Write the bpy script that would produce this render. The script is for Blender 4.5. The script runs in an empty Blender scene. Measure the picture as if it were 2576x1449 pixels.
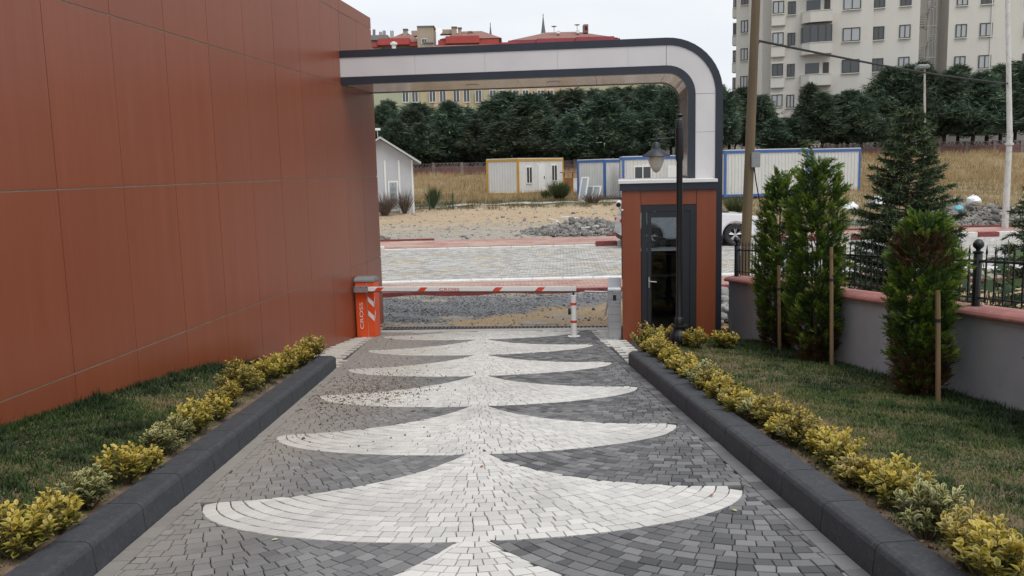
import bpy, math, random
import numpy as np
from mathutils import Matrix, Vector

# ------------------------------------------------------------------ camera, sky, sun, exposure
SC = bpy.context.scene
COL = SC.collection
FPX, CX, CY, ROLL, EYE = 2200.0, 1288.0, 724.5, 0.024, 2.77
PITCH = math.atan((CY - 425) / FPX)
_R0 = np.array([1, 0, 0.]); _F = np.array([0, math.cos(PITCH), -math.sin(PITCH)]); _U0 = np.cross(_R0, _F)
_R = math.cos(ROLL) * _R0 - math.sin(ROLL) * _U0
_U = math.sin(ROLL) * _R0 + math.cos(ROLL) * _U0
cam = bpy.data.cameras.new('camera'); camo = bpy.data.objects.new('camera', cam); COL.objects.link(camo)
camo.matrix_world = Matrix(((_R[0], _U[0], -_F[0], 0), (_R[1], _U[1], -_F[1], 0), (_R[2], _U[2], -_F[2], EYE), (0, 0, 0, 1)))
cam.sensor_fit = 'HORIZONTAL'; cam.sensor_width = 36.0; cam.lens = 36.0 * FPX / 2576.0
cam.clip_start = 0.1; cam.clip_end = 3000
SC.camera = camo

SUN_EL, SUN_AZ = math.radians(60), math.radians(145)      # azimuth from +Y towards +X
world = bpy.data.worlds.new('World'); SC.world = world; world.use_nodes = True
wt = world.node_tree; wt.nodes.clear()
wo = wt.nodes.new('ShaderNodeOutputWorld'); bg = wt.nodes.new('ShaderNodeBackground')
sky = wt.nodes.new('ShaderNodeTexSky'); sky.sky_type = 'NISHITA'; sky.sun_disc = False
sky.sun_elevation = SUN_EL; sky.sun_rotation = SUN_AZ; sky.dust_density = 4.0; sky.air_density = 1.0
tc = wt.nodes.new('ShaderNodeTexCoord'); mp = wt.nodes.new('ShaderNodeMapping'); mp.inputs['Scale'].default_value = (1, 1, 3.2)
nz = wt.nodes.new('ShaderNodeTexNoise'); nz.inputs['Scale'].default_value = 2.2; nz.inputs['Detail'].default_value = 5
cr = wt.nodes.new('ShaderNodeValToRGB')                       # the cloud deck: brighter and duller sheets of stratus
cr.color_ramp.elements[0].position = 0.35; cr.color_ramp.elements[0].color = (6.4, 6.85, 7.5, 1)
cr.color_ramp.elements[1].position = 0.65; cr.color_ramp.elements[1].color = (8.2, 8.3, 8.4, 1)
mx = wt.nodes.new('ShaderNodeMix'); mx.data_type = 'RGBA'; mx.inputs[0].default_value = 0.86
wt.links.new(tc.outputs['Generated'], mp.inputs['Vector']); wt.links.new(mp.outputs[0], nz.inputs['Vector'])
wt.links.new(nz.outputs['Fac'], cr.inputs['Fac'])
wt.links.new(sky.outputs[0], mx.inputs[6]); wt.links.new(cr.outputs[0], mx.inputs[7])
wt.links.new(mx.outputs[2], bg.inputs['Color']); bg.inputs['Strength'].default_value = 0.1
wt.links.new(bg.outputs[0], wo.inputs[0])
sun = bpy.data.lights.new('sun', 'SUN'); sun.energy = 1.5; sun.angle = math.radians(45); sun.color = (1.0, 0.97, 0.92)
suno = bpy.data.objects.new('sun', sun); COL.objects.link(suno)
_sd = Vector((math.sin(SUN_AZ) * math.cos(SUN_EL), math.cos(SUN_AZ) * math.cos(SUN_EL), math.sin(SUN_EL)))
suno.rotation_euler = _sd.to_track_quat('Z', 'Y').to_euler(); suno.location = (0, 0, 60)
vs = SC.view_settings; vs.view_transform = 'Standard'; vs.look = 'None'; vs.exposure = 0.38; vs.gamma = 1.0; vs.use_curve_mapping = False
SC.cycles.max_bounces = 7; SC.cycles.transparent_max_bounces = 8

# ------------------------------------------------------------------ small helpers
PI = math.pi
rnd = random.Random(7)
def W(u, v, Y):
    """world point at distance Y along the road axis, on the sight line measured at (u, v) of the survey picture"""
    r = _R * (u - CX) / FPX - _U * (v - CY) / FPX + _F
    t = Y / r[1]
    return Vector((r[0] * t, Y, EYE + r[2] * t))
ORD = ['first', 'second', 'third', 'fourth', 'fifth', 'sixth', 'seventh', 'eighth', 'ninth', 'tenth', 'eleventh', 'twelfth', 'thirteenth',
       'fourteenth', 'fifteenth', 'sixteenth', 'seventeenth', 'eighteenth', 'nineteenth', 'twentieth', 'twenty-first', 'twenty-second',
       'twenty-third', 'twenty-fourth', 'twenty-fifth', 'twenty-sixth', 'twenty-seventh', 'twenty-eighth', 'twenty-ninth', 'thirtieth',
       'thirty-first', 'thirty-second', 'thirty-third', 'thirty-fourth', 'thirty-fifth', 'thirty-sixth', 'thirty-seventh', 'thirty-eighth', 'thirty-ninth', 'fortieth']
def tag(o, label=None, cat=None, group=None, kind=None):
    if label: o['label'] = label
    if cat: o['category'] = cat
    if group: o['group'] = group
    if kind: o['kind'] = kind
    return o
def empty(name, loc=(0, 0, 0), rz=0.0, label=None, cat=None, group=None, kind=None, rx=0.0, ry=0.0):
    o = bpy.data.objects.new(name, None); COL.objects.link(o)
    o.location = loc; o.rotation_euler = (rx, ry, rz); o.empty_display_size = 0.1
    return tag(o, label, cat, group, kind)
def link(name, me, parent=None, loc=None, rot=None):
    o = bpy.data.objects.new(name, me); COL.objects.link(o)
    if parent is not None: o.parent = parent
    if loc is not None: o.location = loc
    if rot is not None: o.rotation_euler = rot
    return o
def copy_tree(o, parent=None):
    c = o.copy(); COL.objects.link(c); c.parent = parent
    for ch in o.children: copy_tree(ch, c)
    return c
def np_mesh(name, V, F, mat, attr=None, smooth=False):
    V = np.asarray(V, dtype=np.float32); F = np.asarray(F, dtype=np.int32)
    me = bpy.data.meshes.new(name)
    k = F.shape[1]
    me.vertices.add(len(V)); me.vertices.foreach_set('co', V.ravel())
    me.loops.add(F.size); me.loops.foreach_set('vertex_index', F.ravel())
    me.polygons.add(len(F)); me.polygons.foreach_set('loop_start', np.arange(0, F.size, k, dtype=np.int32))
    me.polygons.foreach_set('loop_total', np.full(len(F), k, dtype=np.int32))
    if smooth: me.polygons.foreach_set('use_smooth', np.ones(len(F), dtype=bool))
    me.update(calc_edges=True)
    if attr:
        for n, a in attr.items():
            at = me.attributes.new(n, 'FLOAT', 'POINT'); at.data.foreach_set('value', np.asarray(a, dtype=np.float32))
    me.materials.append(mat)
    return me
class MB:
    def __init__(s, M=None): s.v = []; s.f = []; s.m = []; s.a = []; s.M = M; s.cur = 0; s.av = 0.5
    def _add(s, vs, fs):
        n = len(s.v)
        for p in vs:
            p = Vector(p)
            if s.M is not None: p = s.M @ p
            s.v.append(tuple(p)); s.a.append(s.av)
        for f in fs: s.f.append(tuple(i + n for i in f)); s.m.append(s.cur)
        return s
    def box(s, x0, x1, y0, y1, z0, z1):
        return s._add([(x0, y0, z0), (x1, y0, z0), (x1, y1, z0), (x0, y1, z0), (x0, y0, z1), (x1, y0, z1), (x1, y1, z1), (x0, y1, z1)],
                      [(0, 3, 2, 1), (4, 5, 6, 7), (0, 1, 5, 4), (1, 2, 6, 5), (2, 3, 7, 6), (3, 0, 4, 7)])
    def prism(s, poly, z0, z1):
        n = len(poly)
        z0f = z0 if callable(z0) else (lambda x, y: z0); z1f = z1 if callable(z1) else (lambda x, y: z1)
        vs = [(x, y, z0f(x, y)) for x, y in poly] + [(x, y, z1f(x, y)) for x, y in poly]
        fs = [tuple(range(n - 1, -1, -1)), tuple(range(n, 2 * n))] + [(i, (i + 1) % n, n + (i + 1) % n, n + i) for i in range(n)]
        return s._add(vs, fs)
    def extr(s, prof, x0, x1):
        """profile in (y, z), extruded along x"""
        n = len(prof)
        vs = [(x0, y, z) for y, z in prof] + [(x1, y, z) for y, z in prof]
        fs = [tuple(range(n - 1, -1, -1)), tuple(range(n, 2 * n))] + [(i, (i + 1) % n, n + (i + 1) % n, n + i) for i in range(n)]
        return s._add(vs, fs)
    def extry(s, prof, y0, y1):
        """profile in (x, z), extruded along y"""
        n = len(prof)
        vs = [(x, y0, z) for x, z in prof] + [(x, y1, z) for x, z in prof]
        fs = [tuple(range(n)), tuple(range(2 * n - 1, n - 1, -1))] + [((i + 1) % n, i, n + i, n + (i + 1) % n) for i in range(n)]
        return s._add(vs, fs)
    def quad(s, a, b, c, d): return s._add([a, b, c, d], [(0, 1, 2, 3)])
    def tube(s, pts, r, n=8, cap=True):
        pts = [Vector(p) for p in pts]; rs = r if isinstance(r, (list, tuple)) else [r] * len(pts)
        vs, fs = [], []
        for i, p in enumerate(pts):
            d = (pts[min(i + 1, len(pts) - 1)] - pts[max(i - 1, 0)]).normalized()
            a = d.cross(Vector((0, 0, 1)) if abs(d.z) < .9 else Vector((1, 0, 0))).normalized(); b = d.cross(a)
            for k in range(n):
                t = 2 * PI * k / n
                vs.append(p + (a * math.cos(t) + b * math.sin(t)) * rs[i])
        for i in range(len(pts) - 1):
            for k in range(n):
                k2 = (k + 1) % n
                fs.append((i * n + k, (i + 1) * n + k, (i + 1) * n + k2, i * n + k2))
        if cap: fs.append(tuple(range(n))); fs.append(tuple(range(len(pts) * n - 1, (len(pts) - 1) * n - 1, -1)))
        return s._add(vs, fs)
    def lathe(s, prof, n=16, cx=0, cy=0):
        vs, fs = [], []
        for r, z in prof:
            for k in range(n): vs.append((cx + r * math.cos(2 * PI * k / n), cy + r * math.sin(2 * PI * k / n), z))
        m = len(prof)
        for i in range(m - 1):
            for k in range(n): fs.append((i * n + k, i * n + (k + 1) % n, (i + 1) * n + (k + 1) % n, (i + 1) * n + k))
        fs.append(tuple(range(n - 1, -1, -1))); fs.append(tuple(range((m - 1) * n, m * n)))
        return s._add(vs, fs)
    def mesh(s, name, *mats, smooth=False, bevel=0.0):
        me = bpy.data.meshes.new(name); me.from_pydata(s.v, [], s.f)
        for m in mats: me.materials.append(m)
        if len(mats) > 1: me.polygons.foreach_set('material_index', s.m)
        at = me.attributes.new('r', 'FLOAT', 'POINT'); at.data.foreach_set('value', s.a)
        if bevel > 0:
            import bmesh
            bm = bmesh.new(); bm.from_mesh(me)
            bmesh.ops.bevel(bm, geom=[e for e in bm.edges if len(e.link_faces) == 2 and e.calc_face_angle(0) > .5], offset=bevel, segments=2, affect='EDGES', clamp_overlap=True)
            bm.to_mesh(me); bm.free()
        if smooth:
            me.polygons.foreach_set('use_smooth', [True] * len(me.polygons))
            me.set_sharp_from_angle(angle=math.radians(40))
        me.update()
        return me
    def build(s, name, mats, parent=None, smooth=False, bevel=0.0, loc=None, rot=None):
        if not isinstance(mats, (list, tuple)): mats = [mats]
        return link(name, s.mesh(name, *mats, smooth=smooth, bevel=bevel), parent, loc, rot)
def text_mesh(txt, h, mat, wide=1.0, ext=0.001, bold=0.0):
    cu = bpy.data.curves.new('lettering', 'FONT'); cu.body = txt; cu.size = h / 0.73; cu.extrude = ext; cu.align_x = 'CENTER'; cu.offset = bold
    o = bpy.data.objects.new('lettering', cu); COL.objects.link(o)
    dg = bpy.context.evaluated_depsgraph_get()
    me = bpy.data.meshes.new_from_object(o.evaluated_get(dg)); bpy.data.objects.remove(o)
    me.transform(Matrix.Diagonal((wide, 1, 1, 1))); me.materials.clear(); me.materials.append(mat)
    return me

# ------------------------------------------------------------------ materials
def new_mat(name):
    m = bpy.data.materials.new(name); m.use_nodes = True
    return m, m.node_tree, m.node_tree.nodes['Principled BSDF']
def mixc(nt, fac, a, b, mode='MIX'):
    n = nt.nodes.new('ShaderNodeMix'); n.data_type = 'RGBA'; n.blend_type = mode
    for sock, val in ((n.inputs[0], fac), (n.inputs[6], a), (n.inputs[7], b)):
        if hasattr(val, 'is_linked'): nt.links.new(val, sock)
        elif isinstance(val, (int, float)): sock.default_value = val
        else: sock.default_value = (*val, 1)
    return n.outputs[2]
def noise(nt, scale, detail=4, coord='Object', stretch=(1, 1, 1), rough=.55):
    t = nt.nodes.new('ShaderNodeTexCoord'); mpn = nt.nodes.new('ShaderNodeMapping'); mpn.inputs['Scale'].default_value = stretch
    n = nt.nodes.new('ShaderNodeTexNoise'); n.inputs['Scale'].default_value = scale; n.inputs['Detail'].default_value = detail; n.inputs['Roughness'].default_value = rough
    if coord == 'World':
        g = nt.nodes.new('ShaderNodeNewGeometry'); nt.links.new(g.outputs['Position'], mpn.inputs['Vector'])
    else: nt.links.new(t.outputs[coord], mpn.inputs['Vector'])
    nt.links.new(mpn.outputs[0], n.inputs['Vector'])
    return n.outputs['Fac']
def remap(nt, val, a, b, c=0.0, d=1.0):
    n = nt.nodes.new('ShaderNodeMapRange'); n.clamp = True
    nt.links.new(val, n.inputs[0])
    n.inputs[1].default_value = a; n.inputs[2].default_value = b; n.inputs[3].default_value = c; n.inputs[4].default_value = d
    return n.outputs[0]
def mth(nt, op, a, b=None):
    n = nt.nodes.new('ShaderNodeMath'); n.operation = op
    for i, val in enumerate((a, b)):
        if val is None: continue
        if hasattr(val, 'is_linked'): nt.links.new(val, n.inputs[i])
        else: n.inputs[i].default_value = val
    return n.outputs[0]
def attr(nt, name='r'):
    a = nt.nodes.new('ShaderNodeAttribute'); a.attribute_name = name; return a.outputs['Fac']
def bump(nt, p, h, strength=.3, dist=.01):
    b = nt.nodes.new('ShaderNodeBump'); b.inputs['Strength'].default_value = strength; b.inputs['Distance'].default_value = dist
    nt.links.new(h, b.inputs['Height']); nt.links.new(b.outputs[0], p.inputs['Normal'])
def posxyz(nt):
    g = nt.nodes.new('ShaderNodeNewGeometry'); s = nt.nodes.new('ShaderNodeSeparateXYZ'); nt.links.new(g.outputs['Position'], s.inputs[0]); return s.outputs
def ramp(nt, fac, stops):
    n = nt.nodes.new('ShaderNodeValToRGB'); e = n.color_ramp.elements
    while len(e) < len(stops): e.new(0.5)
    for i, (p, c) in enumerate(stops): e[i].position = p; e[i].color = (*c, 1)
    nt.links.new(fac, n.inputs[0]); return n.outputs[0]
def simple(name, c, rough=.6, var=.12, scale=6.0, metal=0.0, bmp=0.0, bscale=80, coat=0.0, spec=.5, dirt=None, dirt_amt=.5, stretch=(1, 1, 1)):
    m, nt, p = new_mat(name)
    n = noise(nt, scale, 5, 'World', stretch)
    lo = tuple(x * (1 - var) for x in c); hi = tuple(min(1, x * (1 + var)) for x in c)
    col = mixc(nt, remap(nt, n, .3, .7), lo, hi)
    if dirt is not None:
        d = noise(nt, scale * 3.3, 6, 'World', stretch, .65)
        col = mixc(nt, remap(nt, d, .52, .72, 0, dirt_amt), col, dirt)
    nt.links.new(col, p.inputs['Base Color'])
    p.inputs['Roughness'].default_value = rough; p.inputs['Metallic'].default_value = metal
    p.inputs['Specular IOR Level'].default_value = spec
    if coat: p.inputs['Coat Weight'].default_value = coat; p.inputs['Coat Roughness'].default_value = .15
    if bmp: bump(nt, p, noise(nt, bscale, 5, 'World'), bmp, .01)
    return m
def leaf_mat(name, stops, trans=.3, rough=.5, attrn='r', spec=.3):
    m, nt, p = new_mat(name)
    col = ramp(nt, attr(nt, attrn), stops)
    nt.links.new(col, p.inputs['Base Color']); p.inputs['Roughness'].default_value = rough; p.inputs['Specular IOR Level'].default_value = spec
    t = nt.nodes.new('ShaderNodeBsdfTranslucent'); nt.links.new(col, t.inputs[0])
    mix = nt.nodes.new('ShaderNodeMixShader'); mix.inputs[0].default_value = trans
    out = nt.nodes['Material Output']
    nt.links.new(p.outputs[0], mix.inputs[1]); nt.links.new(t.outputs[0], mix.inputs[2]); nt.links.new(mix.outputs[0], out.inputs[0])
    return m
def glass_mat(name, tint=(.03, .035, .04), rough=.03, alpha=None):
    m, nt, p = new_mat(name)
    p.inputs['Base Color'].default_value = (*tint, 1); p.inputs['Roughness'].default_value = rough; p.inputs['Specular IOR Level'].default_value = .8
    if alpha is not None:
        out = nt.nodes['Material Output']; g = nt.nodes.new('ShaderNodeBsdfGlossy'); g.inputs['Roughness'].default_value = rough
        tr = nt.nodes.new('ShaderNodeBsdfTransparent'); tr.inputs[0].default_value = (*alpha, 1)
        fr = nt.nodes.new('ShaderNodeFresnel'); fr.inputs[0].default_value = 1.5
        ms = nt.nodes.new('ShaderNodeMixShader'); nt.links.new(fr.outputs[0], ms.inputs[0]); nt.links.new(tr.outputs[0], ms.inputs[1]); nt.links.new(g.outputs[0], ms.inputs[2])
        nt.links.new(ms.outputs[0], out.inputs[0])
    return m
MT = {}
def dust_mask(nt):
    x, y, z = posxyz(nt)
    n1 = noise(nt, .9, 5, 'World'); n2 = noise(nt, 9, 5, 'World', rough=.7)
    v = mth(nt, 'MULTIPLY', mth(nt, 'SUBTRACT', mth(nt, 'MULTIPLY', x, -1.0), 1.0), .95)
    v = mth(nt, 'ADD', v, mth(nt, 'MULTIPLY', mth(nt, 'SUBTRACT', y, 6.5), .07))
    v = mth(nt, 'ADD', v, mth(nt, 'MULTIPLY', mth(nt, 'SUBTRACT', n1, .5), 1.5))
    v = mth(nt, 'ADD', v, mth(nt, 'MULTIPLY', mth(nt, 'SUBTRACT', n2, .5), .8))
    return remap(nt, v, -.1, 1.1)
def paver_mat(name, lo, hi, dust, dmax, speck=.25):
    m, nt, p = new_mat(name)
    col = mixc(nt, attr(nt), lo, hi)
    sp = noise(nt, 260, 3, 'World', rough=.7)
    col = mixc(nt, remap(nt, sp, .35, .65, speck, 0), col, (.02, .02, .02), 'MIX')
    big = noise(nt, 1.3, 4, 'World')
    col = mixc(nt, remap(nt, big, .48, .75, 0, .45), col, tuple(c * .6 for c in lo))
    if dust is not None: col = mixc(nt, mth(nt, 'MULTIPLY', dust_mask(nt), dmax), col, dust)
    nt.links.new(col, p.inputs['Base Color']); p.inputs['Roughness'].default_value = .85; p.inputs['Specular IOR Level'].default_value = .3
    bump(nt, p, sp, .35, .004)
    return m
MT['white_paver'] = paver_mat('white_paver', (.55, .545, .52), (.69, .68, .65), (.30, .25, .20), .45, .16)
MT['grey_paver'] = paver_mat('grey_paver', (.085, .087, .092), (.27, .272, .275), (.27, .243, .215), .8, .25)
MT['joint'] = simple('joint_sand', (.045, .042, .038), .95, .4, 20, dirt=(.10, .085, .07))
MT['kerb'] = simple('dark_kerb_concrete', (.038, .042, .050), .75, .22, 11, bmp=.5, bscale=140, dirt=(.13, .125, .12), dirt_amt=.4)
MT['soil'] = simple('garden_soil', (.15, .105, .07), .95, .45, 9, bmp=.9, bscale=60, dirt=(.22, .17, .12))
def panel_mat():
    m, nt, p = new_mat('wood_look_panel')
    oi = nt.nodes.new('ShaderNodeObjectInfo')
    g = noise(nt, 9.0, 6, 'World', (1, 1, .035), .6); g2 = noise(nt, 70.0, 4, 'World', (1, 1, .02), .6); big = noise(nt, .5, 3, 'World')
    col = mixc(nt, remap(nt, g, .3, .7), (.228, .060, .026), (.262, .073, .034))
    col = mixc(nt, remap(nt, g2, .42, .68, 0, .22), col, (.175, .046, .021))
    col = mixc(nt, remap(nt, oi.outputs['Random'], 0, 1, 0, .25), col, (.175, .050, .026))
    col = mixc(nt, remap(nt, big, .45, .8, 0, .25), col, (.25, .085, .048))
    rain = noise(nt, 3.0, 6, 'World', (1, 1, .06), .7); col = mixc(nt, remap(nt, rain, .58, .78, 0, .22), col, (.30, .13, .085))
    nt.links.new(col, p.inputs['Base Color']); p.inputs['Specular IOR Level'].default_value = .45
    p.inputs['Roughness'].default_value = .36
    nt.links.new(remap(nt, big, .3, .7, .30, .38), p.inputs['Roughness'])
    bump(nt, p, g2, .04, .002)
    return m
MT['panel'] = panel_mat()
MT['joint_grey'] = simple('panel_joint_sealant', (.26, .23, .18), .8, .2, 10)
# ------------------------------------------------------------------ terrain
SL, Y0 = 0.08, 15.2
def zd(x, y): return max(0.0, SL * (Y0 - y))                 # driveway and garden slope down to the gate
def sst(a, b, t):
    t = min(1, max(0, (t - a) / (b - a))); return t * t * (3 - 2 * t)
def hz(x, y):
    if y < 15.6: return -.35
    z = -.03
    z += .98 * sst(33, 64, y)
    z += 1.35 * sst(62, 73, y) * (1 + .25 * sst(5, 25, x))
    z += .45 * sst(36, 60, y) * sst(8, 20, x)
    z += 4.0 * sst(80, 140, y)
    if 34.2 < y: z += .05 * math.sin(x * 1.7 + y) * math.sin(y * .9 - x * .5) * sst(34.2, 38, y)
    return z
def axis(pts):
    out = []
    for (a, b, n) in pts: out += list(np.linspace(a, b, n, endpoint=False))
    return out
xs = axis([(-900, -60, 10), (-60, -14, 14), (-14, 34, 96), (34, 80, 16), (80, 900, 10)]) + [900]
ys = axis([(-120, 15.5, 8), (15.5, 15.7, 2), (15.7, 33, 8), (33, 76, 86), (76, 150, 20), (150, 1500, 12)]) + [1500]
gv = np.array([(x, y, hz(x, y)) for y in ys for x in xs]); nx = len(xs)
gf = np.array([(j * nx + i, j * nx + i + 1, (j + 1) * nx + i + 1, (j + 1) * nx + i) for j in range(len(ys) - 1) for i in range(nx - 1)])
def ground_mat():
    m, nt, p = new_mat('bare_ground')
    x, y, z = posxyz(nt)
    n1 = noise(nt, .35, 6, 'World', (1, 1, 1), .6); n2 = noise(nt, 3.0, 6, 'World', rough=.65); n3 = noise(nt, 22, 5, 'World', rough=.7)
    yy = mth(nt, 'ADD', y, mth(nt, 'MULTIPLY', mth(nt, 'SUBTRACT', n1, .5), 9.0))
    yy = mth(nt, 'ADD', yy, mth(nt, 'MULTIPLY', mth(nt, 'SUBTRACT', n2, .5), 4.0))
    grey = mixc(nt, remap(nt, n2, .35, .65), (.27, .245, .21), (.40, .36, .30))
    ochre = mixc(nt, remap(nt, n2, .35, .65), (.36, .265, .165), (.45, .35, .235))
    dry = mixc(nt, remap(nt, n2, .35, .65), (.17, .13, .07), (.30, .23, .13))
    green = mixc(nt, remap(nt, n3, .35, .65), (.07, .075, .035), (.17, .15, .08))
    col = mixc(nt, remap(nt, yy, 39.0, 43.5), grey, ochre)
    col = mixc(nt, remap(nt, yy, 51.0, 53.0), col, green)
    col = mixc(nt, remap(nt, yy, 55, 59), col, dry)
    st = noise(nt, 1.2, 5, 'World', (.12, 1.6, 1), .6); col = mixc(nt, remap(nt, st, .45, .7, 0, .35), col, (.25, .215, .17))
    right = mth(nt, 'MULTIPLY', remap(nt, x, 5, 9), remap(nt, yy, 35, 39))
    col = mixc(nt, right, col, dry)
    col = mixc(nt, remap(nt, n3, .55, .75, 0, .45), col, (.16, .145, .12))
    nt.links.new(col, p.inputs['Base Color']); p.inputs['Roughness'].default_value = .95; p.inputs['Specular IOR Level'].default_value = .2
    bump(nt, p, n3, .6, .05)
    return m
MT['ground'] = ground_mat()
tag(link('ground', np_mesh('ground', gv, gf, MT['ground'], smooth=True)), kind='structure')

# ------------------------------------------------------------------ paving pieces
CAMP = np.array([0, 0, EYE])
def pieces(name, polys, mat, parent, top=0.0, depth=.018, gap=.0024, cham=.0028, n_single=300, zf=zd, jit=.0016, seed=3):
    """polys: list of (polygon in plan, shade 0..1); the pieces that show largest become objects, the rest one mesh"""
    rg = random.Random(seed)
    items = []
    for poly, shade in polys:
        c = np.mean(np.array(poly), axis=0)
        d = math.hypot(c[0], c[1]); z0 = zf(c[0], c[1])
        P_ = np.array([c[0], c[1], z0]) - CAMP; dep = P_ @ _F
        if dep < .5: items.append((1e9, poly, shade, c)); continue
        u = CX + FPX * (P_ @ _R) / dep; v = CY - FPX * (P_ @ _U) / dep
        seen = -30 < u < 2606 and -30 < v < 1479
        items.append((d if seen else 1e6 + d, poly, shade, c))
    items.sort(key=lambda t: t[0])
    rest = MB()
    def put(mb, poly, shade, c, org):
        dz = rg.uniform(-jit, jit); n = len(poly); tx, ty = rg.uniform(-.006, .006), rg.uniform(-.006, .006)
        def ring(ins, dd):
            out = []
            for i in range(n):
                p = np.array(poly[i]); q = c - p; L = np.linalg.norm(q) + 1e-9
                w = p + q / L * min(ins * 1.414, L * .45)
                out.append((w[0] - org[0], w[1] - org[1], zf(w[0], w[1]) + top + dz + dd + tx * (w[0] - c[0]) + ty * (w[1] - c[1]) - org[2]))
            return out
        a, b, e = ring(gap + cham, 0), ring(gap, -cham), ring(gap, -depth)
        vs = a + b + e
        fs = [tuple(range(n))] + [(n + i, n + (i + 1) % n, (i + 1) % n, i) for i in range(n)] + [(2 * n + i, 2 * n + (i + 1) % n, n + (i + 1) % n, n + i) for i in range(n)]
        mb.av = shade; mb._add(vs, fs)
    k = 0
    for d, poly, shade, c in items:
        if k < n_single and d < 1e6:
            org = (c[0], c[1], zf(c[0], c[1]))
            mb = MB(); put(mb, poly, shade, c, org); mb.build(name, mat, parent, loc=org); k += 1
        else: put(rest, poly, shade, c, (0, 0, 0))
    if rest.v: tag(rest.build(name + '_field', mat, parent), kind='stuff')

# driveway frame: x across, y along
DO = np.array([-0.232, 4.29]); DY = np.array([-.0285, .9996]); DX = np.array([.9996, .0285])
def dr(x, y): p = DO + DX * x + DY * y; return (p[0], p[1])
def drinv(p): q = np.array(p) - DO; return q @ DX, q @ DY
HALF = 1.80; PITCHF = 1.83
b_ = MB()
_edge = [dr(-3.6, -7), dr(3.6, -7), dr(3.6, 6.0), (2.4, 12.6), (1.75, 14.75), (-2.2, 15.35), (-3.5, 15.35)]
nY = 30
for i in range(nY):
    ya, yb = -3.2 + 18.6 * i / nY, -3.2 + 18.6 * (i + 1) / nY
    b_.quad((-5.2, ya, SL * (Y0 - ya) - .018), (2.2 if yb > 12.4 else 3.2, ya, SL * (Y0 - ya) - .018), (2.2 if yb > 12.4 else 3.2, yb, SL * (Y0 - yb) - .018), (-5.2, yb, SL * (Y0 - yb) - .018))
driveway = tag(b_.build('driveway', MT['joint']), kind='structure')

def U_(x):                                                     # upper edge of a white fan (= lower edge of the grey fans beside it)
    d = max(0.0, 1.63 - abs(x)) if abs(x) <= 1.63 else abs(x) - 1.63
    if d >= 1.69: return 2.4
    return .85 + 1.7 - math.sqrt(1.7 ** 2 - d * d)
def E_(x):                                                     # lower edge of a white fan
    t = min(1.0, abs(x) / 1.63); return .82 * (1 - math.sqrt(max(0, 1 - t * t)))
white, grey = [], []
rg = random.Random(11)
GATE_Y = lambda x: 14.98 - .115 * x                            # world y of the drain line
def area(p):
    return abs(sum(p[i][0] * p[(i + 1) % len(p)][1] - p[(i + 1) % len(p)][0] * p[i][1] for i in range(len(p)))) / 2
def clip_x(p, xm, sgn):
    out = []
    for i in range(len(p)):
        a, b = p[i], p[(i + 1) % len(p)]
        ia, ib = sgn * a[0] <= sgn * xm, sgn * b[0] <= sgn * xm
        if ia: out.append(a)
        if ia != ib:
            t = (xm - a[0]) / (b[0] - a[0]); out.append((xm, a[1] + t * (b[1] - a[1])))
    return out
def course(cx, y0, a0, b0, da, db, d, nrow, cell, clip, dest, base_y, shades, xlim):
    for j in range(nrow):
        a, b = max(.06, a0 - da * j), max(.05, b0 - db * j); a2, b2 = max(.06, a0 - da * (j + 1)), max(.05, b0 - db * (j + 1))
        y, y2 = y0 + d * j + .0028, y0 + d * (j + 1) - .0028
        t = -PI / 2 + rg.random() * .05
        # cell breaks by arc length
        br = [t]; acc = 0; st = .004; goal = cell * rg.uniform(.3, 1)
        while t < PI / 2:
            acc += math.hypot(a * math.cos(t), b * math.sin(t)) * st; t += st
            if acc >= goal: br.append(t); acc = 0; goal = cell * rg.choice((.85, 1, 1, 1.15, 1.3)) * rg.uniform(.95, 1.05)
        jts = [rg.uniform(-.008, .008) for _ in br]
        for (t0, t1), (ja, jb) in zip(zip(br[:-1], br[1:]), zip(jts[:-1], jts[1:])):
            poly = [(cx + a * math.sin(t0), y + b * (1 - math.cos(t0))), (cx + a * math.sin(t1), y + b * (1 - math.cos(t1))),
                    (cx + a2 * math.sin(t1 + jb), y2 + b2 * (1 - math.cos(t1 + jb))), (cx + a2 * math.sin(t0 + ja), y2 + b2 * (1 - math.cos(t0 + ja)))]
            if max(p[0] for p in poly) < -xlim or min(p[0] for p in poly) > xlim: continue
            full = area(poly)
            poly = clip(poly)
            if len(poly) < 3: continue
            poly = clip_x(clip_x(poly, xlim, 1), -xlim, -1)
            if len(poly) < 3 or area(poly) < .0009 or area(poly) < .18 * full: continue
            wp = [dr(px, py + base_y) for px, py in poly]
            c = np.mean(np.array(wp), axis=0)
            if c[1] > GATE_Y(c[0]) - .42 or c[1] < 1.4: continue
            dest.append((wp, shades()))
def ymin(poly, f):
    q = [(x, min(y, f(x))) for x, y in poly]
    keep = sum(1 for (x, y) in poly if y <= f(x) + 1e-6)
    return q if keep >= 1 else []
for k in range(-2, 7):
    by = k * PITCHF
    course(0, 0, 1.63, .82, .069, .033, .0832, 23, .082, lambda p: ymin(p, lambda x: min(U_(x), PITCHF + .02)), white, by, lambda: rg.random(), 1.64)
    for s in (-1, 1):
        def up(x): return PITCHF + E_(x) if abs(x) <= 1.63 else PITCHF + .85
        sh = (lambda: min(1, max(0, rg.gauss(.62, .15)))) if s < 0 else (lambda: min(1, max(0, rg.choice((rg.gauss(.25, .14), rg.gauss(.62, .15))))))
        def clip(p, s=s):
            if s * np.mean([q[0] for q in p]) < 0.02: return []
            p = ymin(p, up)
            return [(x, max(y, U_(x))) if abs(x) < 1.62 else (x, y) for x, y in p]
        course(s * 1.63, .85, 1.70, 1.70, .075, .072, .0832, 23, .086, clip, grey, by, sh, HALF - .10)
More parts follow.
